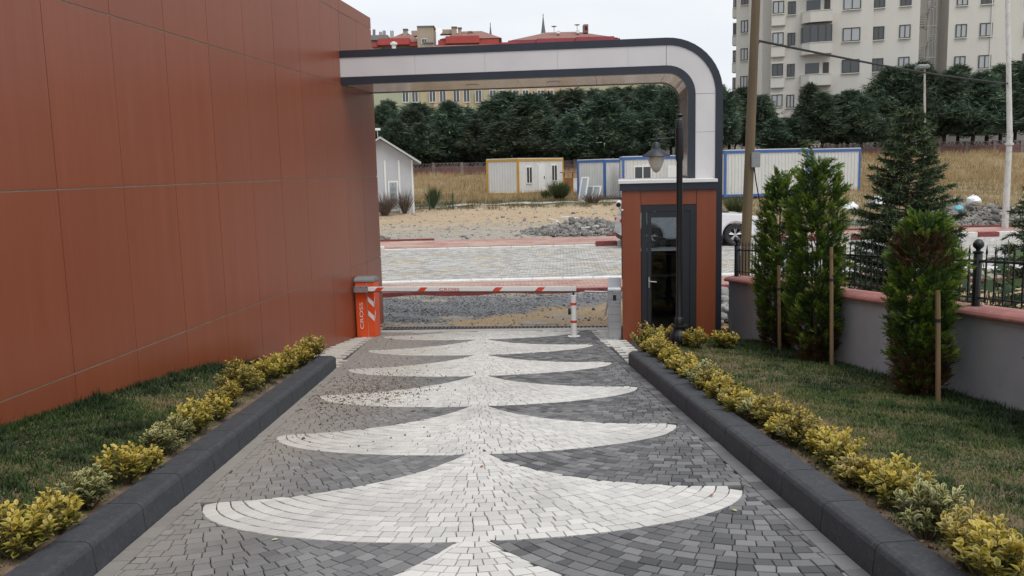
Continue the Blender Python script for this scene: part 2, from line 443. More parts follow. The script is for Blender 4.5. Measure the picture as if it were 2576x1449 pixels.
# straight border course along both kerbs and on to the gate
for s in (-1, 1):
    y = -3.0
    while y < 10.6:
        L = rg.uniform(.13, .2)
        x0, x1 = s * (HALF - .10), s * HALF
        wp = [dr(x0, y), dr(x1, y), dr(x1, y + L), dr(x0, y + L)]
        if s < 0: wp = wp[::-1]
        c = np.mean(np.array(wp), axis=0)
        if 1.4 < c[1] < GATE_Y(c[0]) - .35: grey.append((wp, rg.random() * .8))
        y += L
# white set paving on both sides of the lane at the gate, and a straight band before the drain
LW = lambda y: -2.404 + (y - 15.878) * .1213                   # foot of the clad wall
for iy in range(40):
    for ix in range(-14, 26):
        y0, x0 = 9.95 + iy * .135, -3.6 + ix * .2 + (.1 if iy % 2 else 0)
        wp = [(x0, y0), (x0 + .2, y0), (x0 + .2, y0 + .135), (x0, y0 + .135)]
        c = (x0 + .1, y0 + .07)
        dx, dy = drinv(c)
        if abs(dx) < HALF + .06 and c[1] < GATE_Y(c[0]) - .45: continue
        if c[1] > GATE_Y(c[0]) - .1 or c[0] < LW(c[1]) + .02: continue
        if dx > 0 and (c[0] > 2.9 or c[1] > 14.9): continue
        if dx < 0 and c[1] < 10.2: continue
        ang = rg.uniform(-.01, .01)
        white.append((wp, rg.random()))
pieces('white_paver', white, MT['white_paver'], driveway, seed=5)
pieces('grey_paver', grey, MT['grey_paver'], driveway, seed=6)

# kerbs
KP = [(0, 0), (.012, .125), (.022, .145), (.045, .158), (.20, .162), (.215, .15), (.215, -.1), (0, -.1)]
def kerb(side, y_end, n):
    L = .61
    for i in range(n):
        y1 = y_end - i * L; y0 = y1 - L + .004
        M = MB(); prof = KP
        for (ya, yb) in ((y0, y1),):
            n_ = len(prof); vs = []
            for yy in (ya, yb):
                for (px, pz) in prof:
                    w = dr(side * (HALF + px), yy); vs.append((w[0], w[1], zd(0, w[1]) + pz))
            fs = [tuple(range(n_ - 1, -1, -1)), tuple(range(n_, 2 * n_))] + [(a, (a + 1) % n_, n_ + (a + 1) % n_, n_ + a) for a in range(n_)]
            if side < 0: fs = [f[::-1] for f in fs]
            M._add(vs, fs)
        M.build('kerb_stone', MT['kerb'], driveway, bevel=.003)
kerb(-1, 6.45, 14); kerb(1, 6.08, 14)
for (sx, yy, xe) in ((-1, 6.455, -2.62), (1, 6.085, 2.35)):      # short return pieces at the gate end
    M = MB(); a, c = sx * (HALF + .02), xe
    pts = [dr(a, yy), dr(c, yy), dr(c, yy + .12), dr(a, yy + .12)] if c > a else [dr(c, yy), dr(a, yy), dr(a, yy + .12), dr(c, yy + .12)]
    M.prism(pts, lambda x, y: zd(x, y) - .05, lambda x, y: zd(x, y) + .13); M.build('kerb_stone', MT['kerb'], driveway, bevel=.012)

# ------------------------------------------------------------------ planted strips
RW = lambda y: 4.0 - .128 * (y - 10.0)                           # inner foot of the low boundary wall
LT = .115
def kxo(side, y): return DO[0] - .0285 * (y - DO[1]) + side * (HALF + .2)
def LH(x, y):
    """height of the planted strips above the driveway plane: the left lawn banks up to the wall, the right one falls to it"""
    x = np.asarray(x, float); y = np.asarray(y, float)
    tl = np.clip((kxo(-1, y) - x) / np.maximum(.15, kxo(-1, y) - LW(y)), 0, 1); q = np.clip((10.6 - y) / 2.2, 0, 1)
    tr = np.clip((x - kxo(1, y)) / np.maximum(.15, RW(y) - kxo(1, y)), 0, 1)
    return np.where(x < 0, LT + .2 * tl * q * q * (3 - 2 * q), LT * (1 - tr) - .05 * tr)
def gz_(x, y): return float(zd(x, y) + LH(x, y))
def strip(name, fa, fb, ya, yb, ny=60, nx=14):
    V, F = [], []
    for j in range(ny + 1):
        y = ya + (yb - ya) * j / ny; a, b = fa(y), fb(y)
        for i in range(nx + 1):
            x = a + (b - a) * i / nx; V.append((x, y, zd(x, y) + float(LH(x, y)) + .006 * math.sin(x * 23 + y * 31) * math.sin(y * 17)))
    k = nx + 1
    for j in range(ny):
        for i in range(nx): F.append((j * k + i, j * k + i + 1, (j + 1) * k + i + 1, (j + 1) * k + i))
    n0 = len(V); edge = [i for i in range(k)] + [j * k + nx for j in range(1, ny + 1)] + [ny * k + i for i in range(nx - 1, -1, -1)] + [j * k for j in range(ny - 1, 0, -1)]
    for e in edge: x, y, z = V[e]; V.append((x, y, z - .4))
    for i in range(len(edge)): a, b = edge[i], edge[(i + 1) % len(edge)]; F.append((a, n0 + i, n0 + (i + 1) % len(edge), b))
    return tag(link(name, np_mesh(name, np.array(V), np.array(F), MT['soil'], smooth=True)), kind='structure')
strip('planting_bed_left', lambda y: LW(y) - .03, lambda y: kxo(-1, y), -1.2, 10.76)
strip('planting_bed_right', lambda y: kxo(1, y) if y < 10.3 else kxo(1, 10.3) + (y - 10.3) * .23, lambda y: RW(y) + .05, -1.2, 12.75)
def vn(x, y):                                                  # smooth 0..1 field for patches
    return .5 + .25 * np.sin(x * 1.9 + 1.3 * np.sin(y * 1.1)) * np.cos(y * 1.5 + np.sin(x * 2.3)) + .25 * np.sin(x * 4.3 + y * 2.9 + 2 * np.sin(y * 3.1 - x))
GR = leaf_mat('lawn_grass', [(0, (.020, .040, .013)), (.3, (.046, .088, .019)), (.55, (.095, .130, .034)), (.75, (.19, .155, .068)), (1, (.28, .205, .12))], .25, .6)
def lawn(name, n, side, seed):
    g = np.random.default_rng(seed)
    y = g.uniform(1.8, 10.7 if side < 0 else 12.7, n * 2)
    y = np.where(g.random(n * 2) < .45, 1.8 + (y - 1.8) * .6, y)
    xk = DO[0] - .0285 * (y - DO[1]) + side * (HALF + .24)
    if side < 0: xa, xb = LW(y), xk - .03
    else:
        xa, xb = xk + .03, RW(y) - .01
        xa = np.where(y > 10.2, np.maximum(xa, 1.75 + (y - 11.3) * .35), xa)
    x = xa + g.random(n * 2) * (xb - xa)
    ok = xb > xa; x, y, xa, xb = x[ok][:n], y[ok][:n], xa[ok][:n], xb[ok][:n]; n = len(x)
    if side < 0: nearwall = np.clip(1 - (x - xa) / .45, 0, 1); kd = (xb - x)
    else: nearwall = np.clip(1 - (xb - x) / 1.15, 0, 1); kd = (x - xa)
    pat = vn(x, y)
    dryness = np.clip(.70 * pat + .02 - .40 * nearwall + (.22 if side > 0 else 0.0) * np.exp(-((kd - .6) / .6) ** 2) + g.normal(0, .13, n), 0, 1)
    if side < 0: dryness += .4 * np.exp(-((x + 2.95) / .25) ** 2 - ((y - 7.2) / .7) ** 2)
    bare = (kd < .14) & (g.random(n) < 1.0 - kd / .14)
    h = (.018 + .030 * nearwall ** 2 + .014 * g.random(n)) * np.where(g.random(n) < .03, 1.9, 1) * (1.1 - .3 * pat)
    tuft = vn(x * 3.1 + 7, y * 3.3) > .70; h = np.where(tuft, h * 1.6, h); dryness = np.where(tuft, dryness - .22, dryness)
    h = np.where(bare, .004, h)
    z = np.maximum(0, SL * (Y0 - y)) + LH(x, y) - .003
    az = g.uniform(0, 2 * PI, n); ln = g.uniform(.2, 1.4, n) * h; w = g.uniform(.0025, .0045, n) * (1 + .06 * y)
    dx, dy = np.cos(az), np.sin(az)
    A = np.stack([x - dy * w, y + dx * w, z], 1); B = np.stack([x + dy * w, y - dx * w, z], 1); C_ = np.stack([x + dx * ln, y + dy * ln, z + h], 1)
    V = np.stack([A, B, C_], 1).reshape(-1, 3); F = np.arange(3 * n).reshape(-1, 3)
    tag(link(name, np_mesh(name, V, F, GR, {'r': np.repeat(np.clip(dryness, 0, 1), 3)})), kind='stuff')
lawn('lawn_left', 75000, -1, 1); lawn('lawn_right', 130000, 1, 2)

# ------------------------------------------------------------------ clad building on the left
WB = Vector((-2.404, 15.878, 0)); WANG = math.atan2(-.1204, .9927)   # local +y runs along the wall towards the street
bld = empty('clad_building', WB, WANG, 'long building clad in reddish brown wood-look panels beside the driveway', 'building')
m = MB(); m.box(-9, -.0035, -19, .05, -.6, 5.40); m.build('wall', MT['joint_grey'], bld)
rows = [(-.35, 1.231), (1.243, 2.690), (2.702, 4.150), (4.162, 5.270), (5.282, 5.475)]
cols = [.10 - .922 * i for i in range(21)]
for r0, r1 in rows:
    for i in range(len(cols) - 1):
        y1, y0 = cols[i] - (.0035 if i else 0), cols[i + 1] + .0035
        m = MB(); m.box(-.003, rg.uniform(.0005, .003), y0, y1, r0, r1); m.build('panel', MT['panel'], bld)
for r0, r1 in rows:                                               # street end of the building
    for i in range(9):
        m = MB(); m.box(-.06 - .99 * (i + 1) + .006, -.06 - .99 * i - .004, .052, .10, r0, r1); m.build('panel', MT['panel'], bld)
# ------------------------------------------------------------------ gate: arch, booth, barrier, turnstile, lamp
MT['band'] = simple('anthracite_composite', (.018, .024, .037), .42, .15, 3, spec=.5)
MT['arch_face'] = simple('pale_composite', (.60, .585, .60), .38, .05, 1.2, spec=.5, dirt=(.45, .43, .42), dirt_amt=.12)
MT['soffit'] = simple('soffit_composite', (.44, .34, .32), .14, .08, 1.4, spec=.6)
MT['cap_white'] = simple('white_flashing', (.72, .72, .70), .45, .06, 3, dirt=(.5, .48, .44), dirt_amt=.3)
MT['frame_dark'] = simple('dark_grey_aluminium', (.017, .021, .027), .45, .1, 6, spec=.5)
MT['black_iron'] = simple('black_painted_iron', (.009, .010, .013), .38, .3, 20, bmp=.15, bscale=120)
MT['steel'] = simple('brushed_steel', (.42, .43, .45), .38, .12, 4, metal=.7, dirt=(.34, .34, .35), dirt_amt=.4)
MT['white_metal'] = simple('white_coated_metal', (.72, .72, .71), .35, .05, 4, dirt=(.5, .48, .45), dirt_amt=.25)
MT['orange'] = simple('orange_coated_steel', (.72, .085, .018), .36, .08, 3, dirt=(.5, .09, .03), dirt_amt=.3)
MT['red_tape'] = simple('red_reflective_tape', (.62, .055, .02), .4, .08, 8)
MT['grey_cap'] = simple('grey_cast_cover', (.20, .215, .225), .55, .12, 12, bmp=.2)
MT['glass_clear'] = glass_mat('door_glass', alpha=(.66, .69, .71))
MT['rubber'] = simple('black_rubber', (.012, .012, .013), .7, .2, 20)
MT['inner_wall'] = simple('booth_lining', (.10, .10, .105), .7, .05, 3)
MT['teal'] = simple('teal_print', (.02, .20, .26), .5, .05, 3)
MT['grate'] = simple('drain_grate_steel', (.05, .05, .055), .5, .3, 12, metal=.4)
MT['pale_conc'] = simple('pale_concrete', (.42, .40, .37), .85, .15, 6, bmp=.3, dirt=(.28, .25, .2))

AA = math.radians(-6.5)
arch = empty('gate_arch', (-2.62, 14.10, 0), AA, 'pale gate arch with dark edge bands curving from the clad wall down beside the booth', 'arch')
def arc_path(off):
    """polyline of the arch offset inwards from its outer edge: (s, z)"""
    zt, sr, R = 4.67 - off, 5.905 - off, .84 - off
    pts = [(-.0, zt)]
    for i in range(13):
        t = PI / 2 * i / 12; pts.append((sr - R + R * math.sin(t), zt - R + R * math.cos(t)))
    pts.append((sr, .05)); return pts
def ribbon(name, o0, o1, y0, y1, mat, parent, par=None, i0=0, i1=None):
    a, b = arc_path(o0)[i0:i1], arc_path(o1)[i0:i1]; n = len(a); m = MB()
    vs = [(s, y0, z) for s, z in a] + [(s, y0, z) for s, z in b] + [(s, y1, z) for s, z in a] + [(s, y1, z) for s, z in b]
    fs = []
    for i in range(n - 1):
        fs += [(i, n + i, n + i + 1, i + 1), (2 * n + i, 2 * n + i + 1, 3 * n + i + 1, 3 * n + i), (i, i + 1, 2 * n + i + 1, 2 * n + i), (n + i, 3 * n + i, 3 * n + i + 1, n + i + 1)]
    fs += [(0, 2 * n, 3 * n, n), (n - 1, 2 * n - 1, 4 * n - 1, 3 * n - 1)]
    m._add(vs, fs); return m.build(name, mat, parent)
ribbon('core', .012, .50, .03, 1.72, MT['inner_wall'], arch)
for nm, o0, o1 in (('edge_band', 0, .108), ('edge_band', .408, .520)):
    ribbon(nm, o0, o1, -.012, .11, MT['band'], arch); ribbon(nm, o0, o1, 1.66, 1.765, MT['band'], arch)
# face panels, front: straight run split at joints, then the curve, then the leg
def face_panel(s0, s1, z0, z1):
    m = MB(); m.box(s0, s1, .001, .026, z0, z1); m.build('face_panel', MT['arch_face'], arch)
js = [.0, 1.2, 2.3, 3.42, 4.49, 5.06]
for a, b in zip(js[:-1], js[1:]): face_panel(a + .0012, b - .0012, 4.264, 4.5605)
ribbon('face_panel', .1095, .4065, .001, .026, MT['arch_face'], arch, i0=1, i1=14)
face_panel(5.4995, 5.7945, 3.26, 3.825); face_panel(5.4995, 5.7945, .1, 3.256)
# soffit sheets under the span and inside the leg
for a, b in zip([.02, 1.35, 2.75, 4.0], [1.345, 2.745, 3.995, 5.06]):
    m = MB(); m.box(a, b, .112, 1.658, 4.158, 4.169); m.build('soffit_panel', MT['soffit'], arch)
ribbon('soffit_panel', .500, .511, .112, 1.658, MT['soffit'], arch, i0=1, i1=14)
m = MB(); m.box(5.394, 5.404, .112, 1.658, 2.6, 3.825); m.build('soffit_panel', MT['soffit'], arch)
for s in (1.95, 3.3):
    m = MB(); m.lathe([(.11, 4.150), (.11, 4.157)], 20, s, .9); m.build('downlight', MT['cap_white'], arch)

# booth, local x along its front, y into it
BA = math.radians(-7.2); BZ = .15
booth = empty('guard_booth', (1.65, 12.93, BZ), BA, 'small guard booth clad in brown panels with a dark glazed door', 'booth')
BWd, BDp, BH = 1.36, 2.25, 2.26
m = MB()
m.box(.03, BWd - .03, .04, BDp, -.02, .10)                                     # floor
m.build('floor_slab', MT['pale_conc'], booth)
m = MB(); m.box(.03, .27, .035, .09, .0, BH); m.box(1.09, BWd - .03, .035, .09, .0, BH); m.box(.27, 1.09, .035, .09, 2.045, BH)
m.box(BWd - .09, BWd - .03, .09, BDp, .0, BH)
m.box(.03, .09, .09, BDp, .0, .92); m.box(.03, .09, .09, .25, .92, BH); m.box(.03, .09, 1.95, BDp, .92, BH); m.box(.03, .09, .25, 1.95, 2.0, BH)
m.box(.09, BWd - .09, BDp - .06, BDp, .0, 1.1); m.box(.09, BWd - .09, BDp - .06, BDp, 2.0, BH)
m.box(.09, .16, BDp - .06, BDp, 1.1, 2.0); m.box(BWd - .16, BWd - .09, BDp - .06, BDp, 1.1, 2.0)
m.build('wall', MT['inner_wall'], booth)
for (x0, x1, z0, z1) in ((0, .272, .01, BH), (1.082, BWd, .01, BH), (.278, 1.076, 2.05, BH)):
    m = MB(); m.box(x0, x1, 0, .033, z0, z1); m.build('panel', MT['panel'], booth, bevel=.002)
for (y0, y1, z0, z1) in ((.035, BDp, .01, .90), (.035, .24, .905, BH), (1.96, BDp, .905, BH)):
    m = MB(); m.box(-.002, .028, y0, y1, z0, z1); m.build('panel', MT['panel'], booth)
m = MB(); m.box(BWd - .028, BWd, .035, BDp, .01, BH); m.build('panel', MT['panel'], booth)
m = MB(); m.box(-.03, BWd + .02, -.03, BDp + .05, BH + .002, BH + .105); m.build('roof', MT['band'], booth)
rf = bpy.data.objects['roof']
m = MB(); m.box(-.05, BWd + .015, -.05, BDp + .06, BH + .107, BH + .15); m.build('roof_edge', MT['cap_white'], rf)
# door: outer frame, leaf with upper glass and lower panel, fixed side light
fr = MB(); fr.box(.28, .36, .004, .07, .06, 2.045); fr.box(.99, 1.08, .004, .07, .06, 2.045); fr.box(.36, .99, .004, .07, 1.955, 2.045); fr.box(.36, .99, .004, .07, .06, .12)
door = fr.build('door', MT['frame_dark'], booth)
m = MB(); m.box(.365, .425, .012, .055, .125, 1.95); m.box(.885, .985, .012, .055, .125, 1.95); m.box(.425, .885, .012, .055, 1.86, 1.95); m.box(.425, .885, .012, .055, .125, .22)
m.build('door_frame', MT['frame_dark'], door)
m = MB(); m.box(.425, .885, .03, .036, .22, 1.86); m.build('door_pane', MT['glass_clear'], door)
m = MB(); m.box(.382, .402, -.004, .012, .82, .98); m.tube([(.392, -.002, .92), (.392, -.035, .92)], .008, 8); m.tube([(.392, -.035, .92), (.50, -.035, .91)], .009, 8); m.lathe([(.009, .845), (.009, .86)], 8, .392, -.003)
m.build('door_handle', MT['steel'], door)
def booth_window(x0, x1, y0, y1, z0, z1, axis_):
    t = .05
    m = MB()
    if axis_ == 'x':
        m.box(x0, x1, y0, y1, z0, z0 + t); m.box(x0, x1, y0, y1, z1 - t, z1); m.box(x0, x0 + t, y0, y1, z0 + t, z1 - t); m.box(x1 - t, x1, y0, y1, z0 + t, z1 - t)
    else:
        m.box(x0, x1, y0, y1, z0, z0 + t); m.box(x0, x1, y0, y1, z1 - t, z1); m.box(x0, x1, y0, y0 + t, z0 + t, z1 - t); m.box(x0, x1, y1 - t, y1, z0 + t, z1 - t)
        ym = (y0 + y1) / 2; m.box(x0, x1, ym - t / 2, ym + t / 2, z0 + t, z1 - t)
    w = m.build('window', MT['frame_dark'], booth)
    m = MB()
    if axis_ == 'x': m.box(x0 + t, x1 - t, (y0 + y1) / 2 - .003, (y0 + y1) / 2 + .003, z0 + t, z1 - t)
    else: m.box((x0 + x1) / 2 - .003, (x0 + x1) / 2 + .003, y0 + t, y1 - t, z0 + t, z1 - t)
    m.build('pane', MT['glass_clear'], w)
booth_window(.165, BWd - .165, BDp - .055, BDp - .005, 1.105, 1.995, 'x')
booth_window(-.012, .06, .252, 1.948, .922, 1.998, 'y')
desk = tag(MB().box(.12, 1.25, 1.35, 2.1, .78, .82).box(.14, .2, 1.38, 2.06, .1, .78).box(1.17, 1.23, 1.38, 2.06, .1, .78).build('desk', MT['frame_dark'], None, loc=(1.65, 12.93, BZ), rot=(0, 0, BA)),
           'dark desk standing inside the guard booth behind the door glass', 'desk')
cc = empty('security_camera', (1.60, 12.86, BZ + 2.10), BA, 'white bullet security camera under the left corner of the booth roof', 'camera')
m = MB(); m.tube([(0, .02, 0), (-.01, -.2, -.03)], [.035, .04], 12); m.build('housing', MT['white_metal'], cc, smooth=True)
m = MB(); m.tube([(-.01, -.2, -.03), (-.0105, -.206, -.031)], .033, 12); m.build('lens', MT['rubber'], cc)
m = MB(); m.tube([(0, -.02, -.03), (.02, .02, -.12), (.05, .05, -.12)], .016, 8); m.build('bracket', MT['white_metal'], cc)

# barrier
BX = (-2.41, 14.18)
barrier = empty('barrier_gate', (BX[0], BX[1], zd(*BX) - .02), math.radians(-9.5), 'orange barrier cabinet with a lowered striped boom arm across the driveway', 'barrier')
m = MB(); m.box(-.17, .145, 0, .30, 0, .93); cab = m.build('cabinet', MT['orange'], barrier, bevel=.012)
m = MB(); m.extr([(-.012, .932), (.312, .932), (.312, .965), (.25, 1.005), (.05, 1.005), (-.012, .965)], -.182, .157); m.build('cabinet_cover', MT['grey_cap'], barrier, bevel=.008)
m = MB(); m.box(.028, .037, -.003, .002, .01, .925); m.build('trim_strip', MT['steel'], cab)
for zz in (.0, -.235):
    m = MB()
    m._add([(.045, -.003, .70 + zz), (.145, -.003, .605 + zz), (.145, -.003, .515 + zz), (.045, -.003, .62 + zz)], [(0, 3, 2, 1)])
    m._add([(.1485, .005, .605 + zz), (.1485, .06, .72 + zz), (.1485, .06, .65 + zz), (.1485, .005, .515 + zz)], [(0, 3, 2, 1)])
    m.build('chevron_stripe', MT['white_metal'], cab)
t = link('lettering', text_mesh('CROSS', .062, MT['white_metal'], 1.75, .0006), cab, (-.045, -.003, .375), (PI / 2, -PI / 2, 0))
boomz = .825
bk = MB(); bk.box(-.155, .085, -.10, -.004, boomz - .052, boomz + .052); bracket = bk.build('boom_bracket', MT['steel'], barrier, bevel=.006)
for xx in (-.13, -.03, .065):
    m = MB(); m.tube([(xx, -.101, boomz + .036), (xx, -.107, boomz + .036)], .008, 6); m.build('bolt', MT['frame_dark'], bracket)
BL = 3.47
bm_ = MB(); bm_.box(.086, BL, -.088, -.028, boomz - .034, boomz + .038); boom = bm_.build('boom', MT['white_metal'], barrier, bevel=.006)
m = MB(); m.box(.086, BL, -.092, -.0885, boomz - .046, boomz - .034); m.build('boom_edge', MT['frame_dark'], boom)
for fx in (.03, .245, .607, .808):
    a = .086 + fx * (BL - .086)
    m = MB(); m._add([(a, -.0905, boomz - .028), (a + .11, -.0905, boomz - .028), (a + .17, -.0905, boomz + .033), (a + .06, -.0905, boomz + .033)], [(0, 1, 2, 3)])
    m.build('boom_stripe', MT['red_tape'], boom)
link('lettering', text_mesh('CROSS', .046, MT['red_tape'], 1.75, .0006), boom, (.086 + .40 * (BL - .086), -.0905, boomz - .022), (PI / 2, 0, 0))
m = MB(); m.box(BL - .055, BL - .03, -.08, -.035, boomz - .12, boomz - .038); m.build('boom_foot', MT['frame_dark'], boom)
bw = barrier.rotation_euler.z; ex = (BX[0] + math.cos(bw) * (BL - .045) + math.sin(bw) * .06, BX[1] + math.sin(bw) * (BL - .045) - math.cos(bw) * .06)
bol = empty('boom_rest_post', (ex[0], ex[1], zd(*ex)), 0, 'white round post with red bands holding up the free end of the boom', 'post')
m = MB(); m.lathe([(.052, .01), (.048, .02), (.048, .655), (.03, .66)], 20); m.build('post_body', MT['white_metal'], bol, smooth=True)
m = MB(); m.lathe([(.10, 0), (.10, .008), (.055, .012)], 20); m.build('base_plate', MT['white_metal'], bol)
for z in (.22, .50):
    m = MB(); m.lathe([(.0488, z), (.0488, z + .04)], 20); m.build('reflective_band', MT['red_tape'], bol, smooth=True)
m = MB(); m.tube([(-.05, 0, .40), (-.085, -.0, .40)], .05, 14); m.build('reflector', MT['rubber'], bol)

# turnstile cabinet beside the booth
ts = empty('turnstile', (1.44, 13.02, BZ + .005), BA, 'grey steel turnstile cabinet wrapped in film between boom and booth', 'turnstile')
m = MB(); m.extr([(0, 0), (.62, 0), (.62, .86), (.50, .90), (.02, .815), (0, .78)], 0, .195); m.build('cabinet', MT['steel'], ts, bevel=.006)
for z in (.52, .63, .40, .29, .18, .72):
    m = MB(); m.box(.004, .191, -.0012, .0, z, z + .003); m.build('seam', MT['frame_dark'], ts)
m = MB(); m.box(.075, .125, -.004, .001, .615, .70); m.build('card_reader', MT['rubber'], ts, bevel=.0015)
for (xa, xb, z) in ((.01, .085, .755), (.105, .19, .575), (.01, .09, .045)):
    m = MB(); m.box(xa, xb - .02, -.0022, -.0005, z - .003, z + .003); m._add([(xb - .022, -.002, z - .011), (xb, -.002, z), (xb - .022, -.002, z + .011)], [(0, 1, 2)]); m.build('arrow', MT['teal'], ts)
m = MB(); m.tube([(0, .30, .70), (-.36, .30, .715)], .016, 10); m.build('turnstile_arm', MT['steel'], ts, smooth=True)
m = MB(); m.tube([(0, .22, .58), (-.05, .16, .36)], .016, 10); m.build('turnstile_arm', MT['steel'], ts, smooth=True)

# drain across the gate
gd0, gd1 = Vector((-2.30, 15.24, 0)), Vector((1.72, 14.79, 0))
da = math.atan2(gd1.y - gd0.y, gd1.x - gd0.x); dl = (gd1 - gd0).length
dn = empty('drain_channel', (gd0.x, gd0.y, .018), da, 'long narrow steel drain channel across the driveway at the gate', 'drain')
m = MB(); m.box(0, dl, -.03, .20, -.03, -.012); m.build('channel', MT['rubber'], dn)
m = MB(); m.box(0, dl, -.03, -.005, -.03, .006); m.box(0, dl, .175, .20, -.03, .006); m.build('channel_frame', MT['grate'], dn)
for i in range(60):
    x0 = i * dl / 60 + .008
    m = MB(); m.box(x0, x0 + dl / 60 - .03, -.004, .174, -.012, .004); m.build('grate_bar', MT['grate'], dn)
m = MB(); m.prism([(-2.32, 14.86), (1.72, 14.40), (1.72, 14.76), (-2.32, 15.21)], lambda x, y: zd(x, y) - .03, lambda x, y: zd(x, y) + .004); tag(m.build('concrete_strip', MT['pale_conc']), kind='structure')

# lamp post
lp = empty('lamp_post', (2.23, 11.55, .312), 0, 'black cast iron lamp post with a hanging bell lantern in front of the booth', 'lamp post')
m = MB(); m.lathe([(.115, 0), (.125, .03), (.138, .09), (.14, .15), (.125, .21), (.095, .255), (.082, .285), (.085, .30), (.115, .315), (.115, .33), (.06, .335)], 20); m.build('base', MT['black_iron'], lp, smooth=True)
for i in range(10):
    t = 2 * PI * i / 10
    m = MB(); m.tube([(.138 * math.cos(t), .138 * math.sin(t), .06), (.145 * math.cos(t), .145 * math.sin(t), .12), (.126 * math.cos(t), .126 * math.sin(t), .21)], [.012, .018, .008], 6); m.build('leaf_ornament', MT['black_iron'], bpy.data.objects['base'], smooth=True)
m = MB()
prof = [(.058, .33), (.060, .42), (.052, .43), (.044, .45), (.042, 1.0), (.041, 2.50), (.054, 2.54), (.056, 2.94), (.048, 2.945), (.048, 3.03), (.046, 3.035)]
m.lathe(prof, 16); m.build('column', MT['black_iron'], lp, smooth=True)
m = MB(); m.lathe([(.046, 2.955), (.03, 2.975), (.026, 2.99), (.046, 3.005), (.05, 3.02), (.04, 3.035), (.01, 3.04)], 16); m.build('finial', MT['black_iron'], lp, smooth=True, loc=(0, 0, .08))
LX = -.305
m = MB(); m.tube([(-.04, 0, 2.735), (LX - .06, 0, 2.72)], .007, 8); m.tube([(LX, 0, 2.72), (LX, 0, 2.64)], .008, 8)
ch = [(-.05 + (LX + .05) * (i / 14), 0, 2.86 - .10 * math.sin(PI / 2 * i / 14) - .02 * i / 14) for i in range(15)]
m.tube(ch, .005, 6); m.lathe([(.008, 2.72), (.014, 2.75), (.004, 2.79)], 8, LX, 0); m.build('bracket_arm', MT['black_iron'], lp, loc=(0, 0, .075))
m = MB(); m.lathe([(.03, 2.65), (.045, 2.63), (.055, 2.565), (.18, 2.475), (.183, 2.465), (.11, 2.46)][::-1], 24, LX, 0); m.build('lamp_shade', MT['frame_dark'], lp, smooth=True, loc=(0, 0, .11))
MT['frosted'] = simple('frosted_glass', (.55, .52, .46), .25, .06, 4, spec=.6)
m = MB(); m.lathe([(.012, 2.255), (.04, 2.275), (.075, 2.33), (.098, 2.395), (.104, 2.43), (.104, 2.463)], 24, LX, 0); m.build('lamp_globe', MT['frosted'], lp, smooth=True, loc=(0, 0, .11))

# ------------------------------------------------------------------ low boundary wall with railing on the right
MT['render_grey'] = simple('grey_render', (.36, .37, .395), .9, .08, 2.5, bmp=.35, bscale=200, dirt=(.28, .29, .31), dirt_amt=.35)
MT['trim_grey'] = simple('light_grey_trim', (.34, .34, .34), .8, .08, 5, dirt=(.24, .23, .22))
MT['coping'] = simple('pink_coping_stone', (.36, .145, .13), .7, .16, 6, bmp=.3, bscale=90, dirt=(.42, .30, .27), dirt_amt=.6)
WD = Vector((-.127, .992, 0)).normalized(); wang = math.atan2(WD.y, WD.x) - PI / 2
wall = empty('boundary_wall_low', (3.50, 13.93, 0), wang, 'low grey rendered garden wall with pink coping stones beside the lawn', 'wall')
WS = -.0705
zt = lambda s: .855 + WS * s           # s along +y local (towards street); wall runs to negative s
LWL = -11.5
m = MB(); m.extr([(0, -.3), (0, zt(0)), (LWL, zt(LWL)), (LWL, -.3)], 0, .24); m.build('wall_body', MT['render_grey'], wall)
m = MB(); m.extr([(.004, zt(0)), (.004, zt(0) + .045), (LWL, zt(LWL) + .045), (LWL, zt(LWL))], -.014, .25)
m.extr([(.006, -.2), (.006, zt(0) - .001), (-.07, zt(-.07) - .001), (-.07, -.2)], -.010, .245); m.build('wall_trim', MT['trim_grey'], wall)
s = .08
CPF = [(-.065, .0), (-.07, .02), (-.055, .045), (-.03, .062), (.0, .072), (.24, .075), (.285, .05), (.29, 0)]
while s > LWL:
    s1 = s - .98
    m = MB(); n = len(CPF)
    vs = [(x, s, zt(s) + .0465 + z) for x, z in CPF] + [(x, s1 + .006, zt(s1) + .0465 + z) for x, z in CPF]
    m._add(vs, [tuple(range(n)), tuple(range(2 * n - 1, n - 1, -1))] + [((i + 1) % n, i, n + i, n + (i + 1) % n) for i in range(n)])
    m.build('coping_stone', MT['coping'], wall, bevel=.003); s = s1
fence = empty('iron_fence', (3.50, 13.93, 0), wang, 'black wrought iron railing with spear tips and ball posts on the coping', 'fence')
FX = .115; zc = lambda s: zt(s) + .0465 + .073
m = MB(); m.tube([(0, 0, 0), (0, 0, .39)], .0085, 6)
for z in (.03, .09, .15, .21, .27): m.lathe([(.0085, z), (.012, z + .012), (.0085, z + .024)], 6)
m.lathe([(.007, .39), (.013, .405), (.007, .42), (.006, .45), (.012, .465), (.010, .485), (.001, .545)], 6)
picket_me = m.mesh('picket', MT['black_iron'], smooth=True)
m = MB(); m.lathe([(.038, 0), (.038, .5), (.03, .51)], 14); post_me = m.mesh('post', MT['black_iron'], smooth=True)
m = MB(); m.lathe([(.07, 0), (.07, .006), (.04, .012)], 14); plate_me = m.mesh('base_plate', MT['black_iron'])
m = MB(); m.lathe([(.045, .505), (.048, .52), (.02, .53), (.02, .54), (.046, .565), (.05, .585), (.046, .605), (.025, .632), (.005, .638)], 14); ball_me = m.mesh('ball_finial', MT['black_iron'], smooth=True)
posts = [.0, -2.93, -5.87, -8.8, -11.4]
for a in posts:
    p_ = link('post', post_me, fence, (FX, a, zc(a) - .006)); link('base_plate', plate_me, p_, (0, 0, .004)); link('ball_finial', ball_me, p_)
